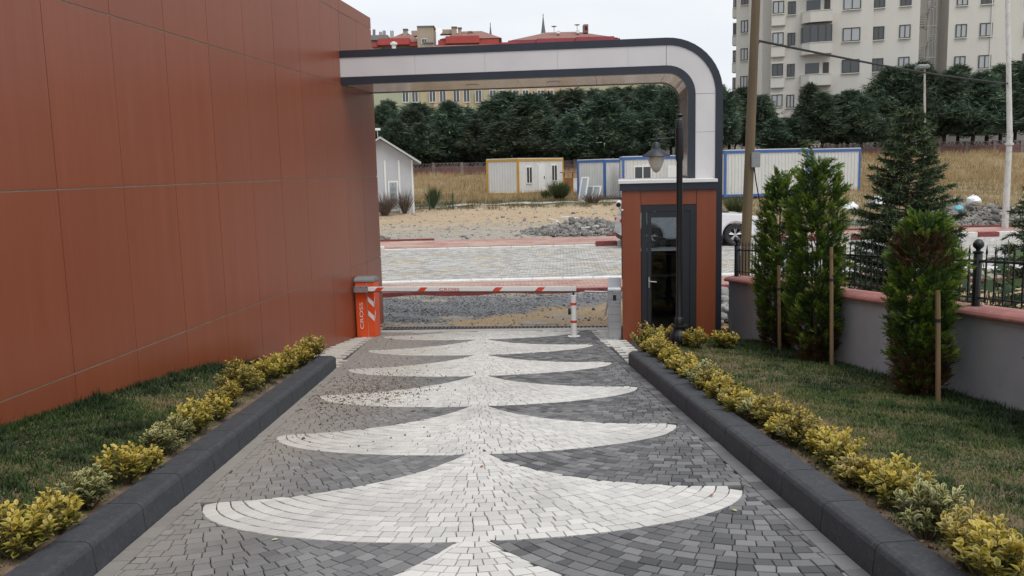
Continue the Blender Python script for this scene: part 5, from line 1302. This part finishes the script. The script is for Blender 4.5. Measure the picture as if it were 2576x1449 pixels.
shrub(968, 525, 47.8, .8, 1.5, 420, DRY, 'withered brown shrub at the left side of the shed', 6); shrub(1018, 522, 48.2, .5, 1.6, 260, DRY, 'withered brown shrub right of the shed window', 7)
shrub(1490, 515, 52.5, 1.1, .9, 380, DRY, 'withered weeds in front of the leaning window sashes', 8); shrub(1850, 500, 44.0, .9, 1.2, 500, BRO, 'tangled weeds below the cabin behind the utility pole', 9)
# ------------------------------------------------------------------ boundary wall and conifer belt
MT['bwall'] = simple('red_brown_wall', (.16, .085, .075), .9, .2, 2, dirt=(.10, .07, .06), dirt_amt=.6)
MT['lattice'] = simple('concrete_lattice', (.19, .155, .145), .9, .2, 3)
bw = empty('boundary_wall', (-16, 74.6, 0), math.radians(1.2), 'low red brown boundary wall with pierced concrete top along the dry grass', 'wall')
m = MB()
for i in range(26):
    x0 = i * 2.4; z0 = hz(-16 + x0, 74.6)
    mm = MB(); mm.box(x0 + .02, x0 + 2.38, -.09, .09, z0 - .6, z0 + .72); mm.build('wall_panel', MT['bwall'], bw)
    mm = MB(); mm.box(x0 - .13, x0 + .13, -.13, .13, z0 - .6, z0 + 1.12); mm.build('pier', MT['lattice'], bw)
    mm = MB(); mm.box(x0 + .13, x0 + 2.27, -.07, .07, z0 + .722, z0 + .76); mm.box(x0 + .13, x0 + 2.27, -.07, .07, z0 + 1.02, z0 + 1.07)
    for k in range(7):
        a = x0 + .14 + k * .305; mm.extry([(a, z0 + .762), (a + .05, z0 + .762), (a + .175, z0 + 1.018), (a + .125, z0 + 1.018)], -.06, .06); mm.extry([(a + .30, z0 + .762), (a + .25, z0 + .762), (a + .18, z0 + .90), (a + .18, z0 + 1.0)], -.06, .06)
    mm.build('lattice', MT['lattice'], bw)
FT = leaf_mat('far_conifer_leaf', [(0, (.026, .042, .030)), (.35, (.056, .088, .060)), (.7, (.108, .150, .095)), (1, (.20, .245, .15))], .15, .7)
def tint(m):
    nt = m.node_tree; oi = nt.nodes.new('ShaderNodeObjectInfo'); p = nt.nodes['Principled BSDF']; lk = p.inputs['Base Color'].links[0]; src = lk.from_socket
    hs = nt.nodes.new('ShaderNodeHueSaturation'); nt.links.new(src, hs.inputs['Color']); nt.links.new(remap(nt, oi.outputs['Random'], 0, 1, .45, .54), hs.inputs['Hue']); nt.links.new(remap(nt, oi.outputs['Random'], 0, 1, .7, 1.35), hs.inputs['Value'])
    nt.links.new(hs.outputs[0], p.inputs['Base Color'])
tint(FT)
def far_conifer(seed, H, R, nb=190, bare=.27):
    g = np.random.default_rng(seed); P, D, L, RR, Wd = [], [], [], [], []
    tw = MB(); lean = g.normal(0, .02, 2)
    tw.tube([(0, 0, -.5), (lean[0] * H * .5, lean[1] * H * .5, H * .5), (lean[0] * H, lean[1] * H, H * .95)], [.16, .11, .03], 7)
    if seed % 2: tw.tube([(.15, .1, -.5), (.5, .2, H * .3), (.6, .3, H * .6)], [.10, .07, .03], 6)
    for i in range(nb):
        t = bare + (1 - bare) * ((i + g.random()) / nb) ** .9; z = t * H; az = g.uniform(0, 6.28)
        prof = (1 + .3 * math.sin(az * 2 + seed) * math.sin(t * 9 + seed) + .3 * math.sin(az * 3 + 11 * t + seed * 2)) * min(1, ((t - bare) / .22 + .35)) * (1 - ((t - bare) / (1 - bare)) ** 1.05) ** .9
        l = R * prof * g.uniform(.55, 1.2) + .15
        up = g.uniform(.05, .5); dirn = unit(np.array([math.cos(az), math.sin(az), up])); p0 = np.array([lean[0] * z, lean[1] * z, z])
        if i % 3 == 0: tw.tube([p0, p0 + dirn * l * .8], [.035, .01], 4, False)
        shade = np.clip(g.normal(.42, .16), .05, .9)
        n = int(13 + 12 * l)
        s = g.uniform(.35, 1.05, n) ** .7
        q = p0 + dirn * (l * s)[:, None] + g.normal(0, .13 + .08 * l, (n, 3)) - np.array([0, 0, 1]) * (.10 * l * s * s)[:, None]
        P.append(q); dd = unit(dirn + g.normal(0, .35, (n, 3)) + np.array([.15, 0, .1])); D.append(dd)
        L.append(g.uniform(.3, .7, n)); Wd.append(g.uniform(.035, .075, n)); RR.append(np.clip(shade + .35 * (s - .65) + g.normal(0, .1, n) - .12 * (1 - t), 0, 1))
    P, D, L, RR, Wd = np.concatenate(P), np.concatenate(D), np.concatenate(L), np.concatenate(RR), np.concatenate(Wd)
    V, F, A = [], [], []
    n = len(P); K = 3; Vt = np.zeros((n, K, 3, 3))
    for k in range(K):
        d = unit(D + g.normal(0, .35, (n, 3))); S = unit(np.cross(d, g.normal(0, 1, (n, 3)))) * Wd[:, None]
        o = P + g.normal(0, .07, (n, 3)); Vt[:, k, 0] = o - S; Vt[:, k, 1] = o + S; Vt[:, k, 2] = o + d * L[:, None]
    return np_mesh('crown', Vt.reshape(-1, 3), np.arange(n * K * 3).reshape(-1, 3), FT, {'r': np.repeat(RR, K * 3)}), tw.mesh('trunk', BR)
FM = [far_conifer(100 + i, 9.0, 2.0 + .3 * (i % 3), 215 + 15 * (i % 2)) for i in range(9)]
def conifer(u, vtop, Y, k, wid, label, grp):
    t = W(u, vtop, Y); zb = hz(t.x, Y) - .1; o = empty('conifer_tree', (t.x, Y, zb), rnd.uniform(0, 6.28), label, 'tree', grp)
    s = (t.z - zb) / 9.0; w = wid; o.scale = (w, w, s); c, tr = FM[k]; link('crown', c, o); link('trunk', tr, o)
belt = []
rt = random.Random(77)
tops = [(925, 275), (955, 256), (985, 244), (1015, 272), (1042, 262), (1070, 250), (1098, 280), (1126, 246), (1150, 278), (1180, 262), (1212, 270), (1240, 246), (1268, 268), (1296, 234), (1322, 238), (1350, 246), (1378, 238), (1408, 234), (1436, 230), (1462, 234), (1490, 228), (1520, 232), (1548, 226), (1576, 224), (1606, 226), (1634, 218), (1660, 222), (1690, 225)]
for i, (u, v) in enumerate(tops):
    conifer(u, v + (16 if u < 1260 else 4), rt.uniform(77.5, 84), rt.randrange(9), rt.uniform(.8, 1.5), 'dark conifer, %s from the left in the belt seen under the arch' % ORD[i], 'conifers behind the boundary wall under the arch')
front = [(938, 330), (1000, 318), (1060, 328), (1120, 322), (1185, 318), (1250, 325), (1310, 312), (1375, 318), (1440, 310), (1505, 316), (1570, 308), (1630, 300)]
for i, (u, v) in enumerate(front):
    conifer(u, v - 12, rt.uniform(75.9, 77), rt.randrange(9), rt.uniform(.85, 1.1), 'lower dark conifer, %s from the left in the front row under the arch' % ORD[i], 'front row of conifers behind the boundary wall')
rtops = [(1815, 208, 74), (1838, 228, 77), (1880, 215, 79), (1925, 232, 78), (1950, 290, 75.5), (1985, 290, 76), (2040, 205, 77), (2072, 228, 76), (2110, 232, 78), (2135, 220, 77), (2172, 235, 76), (2205, 225, 78.5), (2245, 165, 79), (2290, 160, 78), (2335, 155, 79), (2378, 172, 77.5), (2418, 160, 79), (2450, 178, 76.5), (2490, 182, 78), (2525, 160, 78), (2562, 152, 79), (2600, 150, 77)]
for i, (u, v, Y) in enumerate(rtops):
    conifer(u, v + 12, Y, rt.randrange(9), rt.uniform(.95, 1.25) if v < 200 else rt.uniform(.8, 1.05), 'dark conifer, %s from the left in the belt before the apartment block' % ORD[i], 'conifers before the apartment block')

# ------------------------------------------------------------------ apartment block
MT['apt'] = simple('off_white_render', (.58, .56, .515), .9, .05, .4, dirt=(.48, .46, .42), dirt_amt=.4, stretch=(1, 1, .25)); MT['apt_grey'] = simple('grey_plinth', (.24, .24, .24), .9, .1, .5)
MT['wframe'] = simple('dark_brown_window_frame', (.05, .045, .042), .6, .1, 3); MT['curtain'] = glass_mat('curtained_glass', (.36, .38, .385), .15); MT['wdark'] = glass_mat('dark_window_glass', (.05, .055, .06), .08)
apt = empty('apartment_block', (0, 0, 0), 0, 'tall off-white apartment block with balconies behind the conifers', 'building')
ra = random.Random(5)
wcache = {}
def win_mesh(w, h, dark):
    key = (round(w, 2), round(h, 2), dark)
    if key not in wcache:
        m = MB(); f = .09; m.box(-w / 2, w / 2, -.05, .02, -h / 2, -h / 2 + f); m.box(-w / 2, w / 2, -.05, .02, h / 2 - f, h / 2); m.box(-w / 2, -w / 2 + f, -.05, .02, -h / 2 + f, h / 2 - f); m.box(w / 2 - f, w / 2, -.05, .02, -h / 2 + f, h / 2 - f)
        nm = 2 if w < 1.6 else 3
        for i in range(1, nm): x = -w / 2 + i * w / nm; m.box(x - f / 2, x + f / 2, -.048, .02, -h / 2 + f, h / 2 - f)
        p = MB(); p.box(-w / 2 + f, w / 2 - f, -.02, .0, -h / 2 + f, h / 2 - f); s = MB(); s.box(-w / 2 - .06, w / 2 + .06, -.14, .0, -h / 2 - .08, -h / 2 - .005)
        wcache[key] = (m.mesh('window', MT['wframe']), p.mesh('pane', MT['wdark'] if dark else MT['curtain']), s.mesh('sill', MT['apt']))
    return wcache[key]
class Facade:
    def __init__(s, a, b):                                   # plan line from a to b, outward normal to the right-hand front (camera side)
        s.a = Vector((a[0], a[1], 0)); d = Vector((b[0] - a[0], b[1] - a[1], 0)); s.L = d.length; s.d = d / s.L; s.n = Vector((s.d.y, -s.d.x, 0)); s.rz = math.atan2(s.d.y, s.d.x)
    def P(s, t, off, z): q = s.a + s.d * t + s.n * off; return (q.x, q.y, z)
    def M(s): return Matrix.Translation(s.a) @ Matrix.Rotation(s.rz, 4, 'Z')
    def window(s, t, off, z, w, h, dark=None):
        dk = ra.random() < .35 if dark is None else dark; a, b, c = win_mesh(w, h, dk)
        o = link('window', a, apt, s.P(t, off + .03, z), (0, 0, s.rz)); link('pane', b, o); link('sill', c, o)
    def block(s, name, t0, t1, off, depth, z0, z1, mat): m = MB(s.M()); m.box(t0, t1, -off, depth, z0, z1); return m.build(name, mat, apt)
pA, pB = W(1938, 200, 88.6), W(2310, 200, 84.6)
fm = Facade((pA.x, pA.y), (pB.x, pB.y)); sU = lambda u: (u - 1938) / 372. * fm.L
GB, TOP = 2.0, 27.0
fm.block('wall', 0, sU(2196), 0, 12, GB, TOP, MT['apt']); fm.block('wall', sU(2196), sU(2310), -.45, 12, GB, TOP - .1, MT['apt'])
fm.block('plinth', -.05, sU(2310) + .05, .08, .3, GB - 1, 5.1, MT['apt_grey'])
zs = [17.75 - 2.97 * k for k in range(-3, 5)]
for z in zs:
    fm.window(sU(2143), 0, z, 1.58, 1.28); fm.window(sU(2211), -.45, z + .02, 1.0, 1.25); fm.window(sU(2275), -.45, z + .02, .98, 1.25); fm.window(sU(1991), 0, z - .1, .72, 1.25)
    m = MB(fm.M()); m.box(.02, 1.32, -.55, .0, z - 1.75, z - .72); m.build('bay_parapet', MT['apt'], apt, bevel=.03)
    m = MB(fm.M()); m.box(.08, 1.26, -.48, -.0, z - .70, z + .72); m.build('bay', MT['apt'], apt); fm.window(.67, .48, z - .02, 1.05, 1.2)
    # corner balcony with chamfered parapet; some are glazed in
    t0, t1 = sU(2014), sU(2094); poly = [(t0, .0), (t0 + .15, -.75), (t0 + .85, -1.35), (t1 - .05, -1.35), (t1, 0)]
    m = MB(fm.M()); m.prism(poly, z - 1.75, z - 1.60); sl = m.build('balcony', MT['apt'], apt)
    out = [(t0, .0), (t0 + .15, -.75), (t0 + .85, -1.35), (t1 - .05, -1.35), (t1, 0)]; inn = [(t1 - .14, 0), (t1 - .17, -1.23), (t0 + .88, -1.23), (t0 + .25, -.70), (t0 + .13, 0)]
    m = MB(fm.M()); m.prism(out + inn, z - 1.599, z - .72); m.build('balcony_parapet', MT['apt'], sl)
    m = MB(fm.M()); m.prism([(a, b * 1.03) for a, b in out] + inn, z - .719, z - .66); m.build('balcony_rail', MT['apt'], sl)
    if zs.index(z) in (0, 2, 4, 7):
        m = MB(fm.M()); m.prism([(t0 + .02, 0), (t0 + .17, -.73), (t0 + .87, -1.3), (t1 - .07, -1.3), (t1 - .02, 0)], z - .655, z + .9); gl = m.build('balcony_glazing', MT['wdark'], sl)
        for (xx, yy) in ((t0 + .17, -.74), (t0 + .87, -1.31), (t0 + 1.6, -1.31), (t0 + 2.3, -1.31), (t1 - .08, -1.31)): m = MB(fm.M()); m.box(xx - .05, xx + .05, yy - .03, yy + .03, z - .655, z + .9); m.build('mullion', MT['wframe'], sl)
    else:
        m = MB(fm.M()); m.box(t1 - .75, t1 - .2, -.04, .01, z - 1.55, z + .5); m.build('balcony_door', MT['wframe'], sl); m = MB(fm.M()); m.box(t0 + .5, t1 - 1.1, -.03, .01, z - .6, z + .5); m.build('balcony_window', MT['wdark'], sl)
# recess with spiral escape stair
MT['stair'] = simple('painted_stair_steel', (.34, .33, .31), .6, .1, 3)
pr0 = W(2312, 200, 89.0); pr1 = W(2378, 200, 89.0)
m = MB(); m.box(pr0.x - .4, pr1.x + .4, 89.0, 96, GB, TOP - .2); m.build('wall', MT['apt'], apt)
st = W(2328, 200, 86.0); R_ = .75
es = empty('escape_stair', (st.x, st.y, 2.0), 0, 'spiral steel escape stair in the recess of the apartment block', 'stair')
m = MB(); m.tube([(0, 0, 0), (0, 0, 25)], .09, 8); m.build('core_post', MT['stair'], es)
tread = MB(); tread._add([(.08, -.03, 0), (R_, -.16, 0), (R_, .16, 0), (.08, .03, 0), (.08, -.03, .05), (R_, -.16, .05), (R_, .16, .05), (.08, .03, .05)], [(0, 3, 2, 1), (4, 5, 6, 7), (0, 1, 5, 4), (1, 2, 6, 5), (2, 3, 7, 6), (3, 0, 4, 7)]); tm_ = tread.mesh('tread', MT['stair'])
for i in range(118): link('tread', tm_, es, (0, 0, .2 + i * .205), (0, 0, i * .42))
rod = MB().tube([(0, 0, 0), (0, 0, 25)], .022, 5).mesh('rod', MT['stair'])
for i in range(14): a = 2 * PI * i / 14; link('rod', rod, es, (R_ * 1.05 * math.cos(a), R_ * 1.05 * math.sin(a), 0))
ring = MB().tube([(R_ * 1.05 * math.cos(a), R_ * 1.05 * math.sin(a), 0) for a in np.linspace(0, 2 * PI, 17)], .03, 5, False).mesh('ring', MT['stair'])
for i in range(9): link('ring', ring, es, (0, 0, 1.4 + 2.97 * i))
pC, pD = W(2380, 200, 86.0), W(2680, 200, 84.0)
f2 = Facade((pC.x, pC.y), (pD.x, pD.y)); s2 = lambda u: (u - 2380) / 300. * f2.L
f2.block('wall', 0, f2.L, 0, 12, GB, TOP + .15, MT['apt']); f2.block('plinth', -.04, f2.L, .07, .3, GB - 1, 5.1, MT['apt_grey'])
m = MB(f2.M()); m.box(s2(2487), s2(2487) + .1, -.1, .0, 4, TOP); m.build('downpipe', MT['apt'], apt)
for z in zs:
    f2.window(s2(2413), 0, z, .98, 1.25); f2.window(s2(2476), 0, z, 1.1, 1.25); f2.window(s2(2585), 0, z, 1.0, 1.25)
pE, pF = W(1851, 200, 97.5), W(1913, 200, 96.5)
f3 = Facade((pE.x, pE.y), (pF.x, pF.y)); f3.block('wall', 0, f3.L, 0, 14, GB, TOP + .3, MT['apt'])
for k in range(-2, 6):
    z = 20.3 - 2.93 * k; f3.window(f3.L * .33, 0, z, .75, 1.3)
    for (t0, t1, off) in ((-.62, .0, -1.2), (f3.L * .70, f3.L, .5)):
        m = MB(f3.M()); m.box(t0, t1 - .01, -off, .9 - off, z - 1.72, z - .7); m.build('bay_parapet', MT['apt'], apt, bevel=.04); m = MB(f3.M()); m.box(t0 + .06, t1 - .07, -off + .05, .9 - off, z - .69, z + .7); m.build('bay', MT['apt'], apt)
        f3.window((t0 + t1) / 2, off - .05, z, t1 - t0 - .2, 1.2)
pG = W(1916, 200, 92.0); m = MB(); m.box(pF.x + .02, pA.x - .02, 91.5, 100, GB, TOP + .05); m.build('wall', MT['apt'], apt)

# ------------------------------------------------------------------ buildings seen beyond the conifers under and above the arch
MT['school'] = simple('pale_yellow_render', (.46, .42, .27), .9, .06, .4); MT['school_o'] = simple('apricot_render', (.50, .38, .25), .9, .06, .4); MT['school_g'] = simple('sage_render', (.37, .40, .28), .9, .06, .4); MT['tile'] = simple('clay_roof_tile', (.24, .12, .10), .85, .15, 1.5, dirt=(.14, .09, .08), dirt_amt=.5)
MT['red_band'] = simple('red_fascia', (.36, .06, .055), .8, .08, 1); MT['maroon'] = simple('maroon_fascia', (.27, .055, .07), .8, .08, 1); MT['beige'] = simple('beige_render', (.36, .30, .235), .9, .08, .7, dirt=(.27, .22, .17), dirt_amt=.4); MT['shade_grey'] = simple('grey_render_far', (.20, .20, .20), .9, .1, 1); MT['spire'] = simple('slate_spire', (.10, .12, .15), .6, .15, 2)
def bx(root, name, u0, u1, v0, v1, Y, dep, mat, bev=0):
    a, b = W(u0, (v0 + v1) / 2, Y), W(u1, (v0 + v1) / 2, Y); zt_, zb_ = W((u0 + u1) / 2, v0, Y).z, W((u0 + u1) / 2, v1, Y).z
    m = MB(); m.box(a.x, b.x, Y, Y + dep, zb_, zt_); return m.build(name, mat, root, bevel=bev)
sch = empty('school_building', (0, 0, 0), 0, 'pale yellow building with rows of white windows behind the conifers under the arch', 'building')
YS = 108.0
a, b = W(930, 240, YS), W(1850, 240, YS); zr = 14.6
segs = [(900, 1038, 'school_g'), (1038, 1090, 'school'), (1090, 1175, 'school_o'), (1175, 1300, 'school'), (1300, 1450, 'school_o'), (1450, 1640, 'school'), (1640, 1760, 'school_g')]
for i, (u0, u1, mt) in enumerate(segs):
    p, q = W(u0, 240, YS), W(u1, 240, YS); m = MB(); m.box(p.x, q.x - .02, YS + (.25 if i % 2 else 0), YS + 14, 3, zr); m.build('wall', MT[mt], sch)
wv = MB(); f = .1; wv.box(-.65, .65, -.08, .02, -.95, -.85); wv.box(-.65, .65, -.08, .02, .85, .95); wv.box(-.65, -.55, -.08, .02, -.85, .85); wv.box(.55, .65, -.08, .02, -.85, .85); wv.box(-.05, .05, -.075, .02, -.85, .85); wv = wv.mesh('window', MT['pvc'])
pv = MB().box(-.55, .55, -.03, .0, -.85, .85).mesh('pane', MT['wdark'])
for u in (1020, 1044, 1088, 1114, 1148, 1174, 1204, 1240, 1264, 1298, 1322, 1360, 1384, 1425, 1450, 1490, 1515, 1560, 1585):
    for v in (242, 172, 307):
        p = W(u, v, YS - .02); o = link('window', wv, sch, p); o.scale = (.62, 1, .8); link('pane', pv, o)
for (u0, u1, v0, v1) in ((957, 975, 252, 275),): bx(sch, 'window', u0, u1, v0, v1, YS - .03, .04, MT['wdark'])
# its hipped tile roof
p, q = W(1000, 120, YS), W(1450, 120, YS)
def hip(root, x0, x1, y0, y1, z0, z1, mat, ins):
    m = MB(); ym = (y0 + y1) / 2; m._add([(x0, y0, z0), (x1, y0, z0), (x1, y1, z0), (x0, y1, z0), (x0 + ins, ym, z1), (x1 - ins, ym, z1)], [(0, 1, 5, 4), (1, 2, 5), (2, 3, 4, 5), (3, 0, 4), (3, 2, 1, 0)]); return m.build('roof', mat, root)
rs_ = hip(sch, W(985, 120, YS).x, W(1330, 120, YS).x, YS - .6, YS + 14.5, zr + .3, 18.6, MT['tile'], 4.0)
zrf = 15.0
m = MB()
for i in range(46):
    x = W(985, 120, YS).x + .35 + i * .36; m.tube([(x, YS - .62, zr + .33), (x + .0, YS + 5.5, zr + .33 + 3.0)], .07, 4, False)
tag(m.build('tile_ridge', MT['tile'], rs_), kind='stuff')
bx(sch, 'chimney', 1068, 1086, 108, 128, YS + 2, 1.0, MT['beige']); bx(sch, 'chimney_cap', 1064, 1089, 105, 108, YS + 1.8, 1.4, MT['shade_grey'])
p = W(991, 118, YS + 1); m = MB(); m.lathe([(.25, -1.5), (.25, .2), (.42, .25), (.42, .5), (.1, .62)], 10); m.build('vent_pipe', MT['pvc'], sch, loc=p)
# red fascia apartment house behind
rb = empty('red_roof_house', (0, 0, 0), 0, 'beige house with bright red fascia and clay roof above the left of the arch', 'building'); YR = 150.0
bx(rb, 'wall', 935, 1300, 112, 330, YR + 2, 18, MT['beige'])
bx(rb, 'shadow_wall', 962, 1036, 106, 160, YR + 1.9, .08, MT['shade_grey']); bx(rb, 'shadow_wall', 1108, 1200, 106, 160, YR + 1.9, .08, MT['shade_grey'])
for (u0, u1, v0, v1, dy) in ((934, 950, 108, 118, .6), (950, 1030, 96, 112, .0), (1030, 1065, 104, 115, .6), (1102, 1122, 101, 114, .6), (1121, 1205, 90, 108, 0), (1205, 1255, 98, 112, .6), (1255, 1300, 106, 118, .9)): bx(rb, 'fascia', u0, u1, v0, v1, YR + dy, 3, MT['red_band'])
for (u0, u1, vb, vt, yb) in ((950, 1066, 104, 79, 2), (1105, 1262, 98, 79, 2)):
    zb_, zt_ = W(1100, vb, YR).z, W(1100, vt, YR).z; hip(rb, W(u0, 100, YR).x, W(u1, 100, YR).x, YR + .5, YR + 14, zb_, zt_ + 1.0, MT['tile'], 3.5)
bx(rb, 'tower', 1050, 1090, 66, 130, YR - .4, 6, MT['beige']); bx(rb, 'tower_cap', 1048, 1092, 64.5, 66.2, YR - .6, 6.4, MT['shade_grey']); w = bx(rb, 'window', 1060, 1074, 97, 110, YR - .5, .2, MT['pvc']); bx(rb, 'window_glass', 1061.5, 1067, 98, 109, YR - .56, .1, MT['wdark']); bx(rb, 'window_glass', 1068, 1073, 98, 109, YR - .56, .1, MT['wdark'])
for (u0, u1, v0) in ((1014, 1024, 72), (1136, 1148, 66.5), (1152, 1160, 68.5), (1178, 1187, 78)):
    bx(rb, 'chimney', u0, u1, v0 + 2, v0 + 25, YR + 5, 1.2, MT['beige']); bx(rb, 'chimney_cap', u0 - 1.2, u1 + 1.2, v0, v0 + 1.8, YR + 4.8, 1.7, MT['shade_grey'])
bx(rb, 'parapet', 1035, 1051, 77, 90, YR + 6, 2, MT['beige']); bx(rb, 'parapet', 1106, 1136, 74, 85, YR + 6, 2, MT['beige'])
p = W(1104, 80, YR + 2); m = MB(); m.lathe([(.05, 0), (.5, .15), (.6, .2)], 14); m.build('satellite_dish', MT['pvc'], rb, loc=p, rot=(math.radians(65), .4, 0))
for (u0, u1) in ((935, 955),): bx(rb, 'balcony_glazing', u0, u1, 118, 131, YR + 1.8, .3, MT['curtain'])
MT['rebar'] = simple('rebar', (.22, .16, .15), .9, .2, 2)
uf = empty('unfinished_building', (0, 0, 0), 0, 'unfinished grey building top with bare reinforcement bars beside the clad wall', 'building')
bx(uf, 'slab', 925, 975, 88, 100, 175, 10, MT['shade_grey']); bx(uf, 'wall', 930, 972, 100, 330, 176, 8, MT['shade_grey'])
for (u0, u1, v0) in ((938, 944, 73), (954, 961, 79), (963, 970, 76), (982, 990, 76)):
    for k in range(6):
        u = u0 + (u1 - u0) * k / 5; a, b = W(u, 98, 176 + (k % 2)), W(u, v0 + (k % 3), 176 + (k % 2)); m = MB(); m.tube([a, b], .045, 4); m.build('reinforcement_bar', MT['rebar'], uf)
mb_ = empty('maroon_roof_house', (0, 0, 0), 0, 'long house with maroon fascia and hipped clay roof above the middle of the arch', 'building'); YM = 165.0
bx(mb_, 'wall', 1290, 1552, 104, 330, YM + 1, 16, MT['beige'])
bx(mb_, 'fascia', 1278, 1362, 101, 113, YM + .4, 3, MT['maroon']); bx(mb_, 'fascia', 1350, 1450, 96, 113, YM, 3, MT['maroon']); bx(mb_, 'fascia', 1449, 1545, 92, 112, YM - .4, 3, MT['maroon']); bx(mb_, 'fascia', 1544, 1560, 96, 112, YM + .3, 3, MT['maroon'])
zb_, zt_ = W(1420, 97, YM).z, W(1420, 81, YM).z; hip(mb_, W(1285, 95, YM).x, W(1556, 95, YM).x, YM + .5, YM + 15, zb_, zt_ + 1.2, MT['tile'], 7.0)
bx(mb_, 'chimney', 1468, 1480, 61, 82, YM + 5, 2.2, MT['tile']); bx(mb_, 'chimney_mouth', 1471.5, 1477.5, 66, 75, YM + 4.9, .1, MT['rubber']); bx(mb_, 'chimney', 1401, 1409, 77, 84, YM + 4, 1, MT['pvc']); bx(mb_, 'chimney', 1451, 1458, 75, 83, YM + 4, 1, MT['pvc'])
for (u, v) in ((1452, 68), (1394, 72)): p = W(u, v + 12, YM + 5); m = MB(); m.tube([(0, 0, 0), (0, 0, 1.2)], .05, 5); m.lathe([(.05, 1.1), (.5, 1.25), (.55, 1.3)], 10); m.build('satellite_dish', MT['shade_grey'], mb_, loc=p)
for (u, vt, vb, Y, wd, lb) in ((1367, 33, 84, 210, 7.5, 'taller grey mosque minaret spire above the middle of the arch'), (1234.5, 56, 100, 225, 6.0, 'shorter grey mosque minaret spire left of the taller one')):
    b, t = W(u, vb, Y), W(u, vt, Y); H = t.z - b.z; r = wd / 2200 * Y / 2 * 1.5
    mi = empty('minaret', (b.x, b.y, 0), 0, lb, 'minaret', 'minarets on the skyline'); m = MB(); m.lathe([(r * 1.0, 0), (r * 1.0, b.z)], 12); m.build('shaft', MT['beige'], mi, smooth=True); m = MB(); m.lathe([(r * 1.25, b.z - .6), (r * 1.25, b.z)], 12); m.build('gallery', MT['pvc'], mi)
    m = MB(); m.lathe([(r * 1.02, b.z), (r * .55, b.z + H * .40), (r * .2, b.z + H * .78), (.06, b.z + H * .86)], 12); m.build('spire', MT['spire'], mi, smooth=True); m = MB(); m.lathe([(.05, b.z + H * .86), (.16, b.z + H * .88), (.05, b.z + H * .90), (.12, b.z + H * .93), (.03, b.z + H * .96), (.02, b.z + H)], 8); m.build('finial', MT['spire'], mi)
# low grey outbuilding in the shade behind the trunks
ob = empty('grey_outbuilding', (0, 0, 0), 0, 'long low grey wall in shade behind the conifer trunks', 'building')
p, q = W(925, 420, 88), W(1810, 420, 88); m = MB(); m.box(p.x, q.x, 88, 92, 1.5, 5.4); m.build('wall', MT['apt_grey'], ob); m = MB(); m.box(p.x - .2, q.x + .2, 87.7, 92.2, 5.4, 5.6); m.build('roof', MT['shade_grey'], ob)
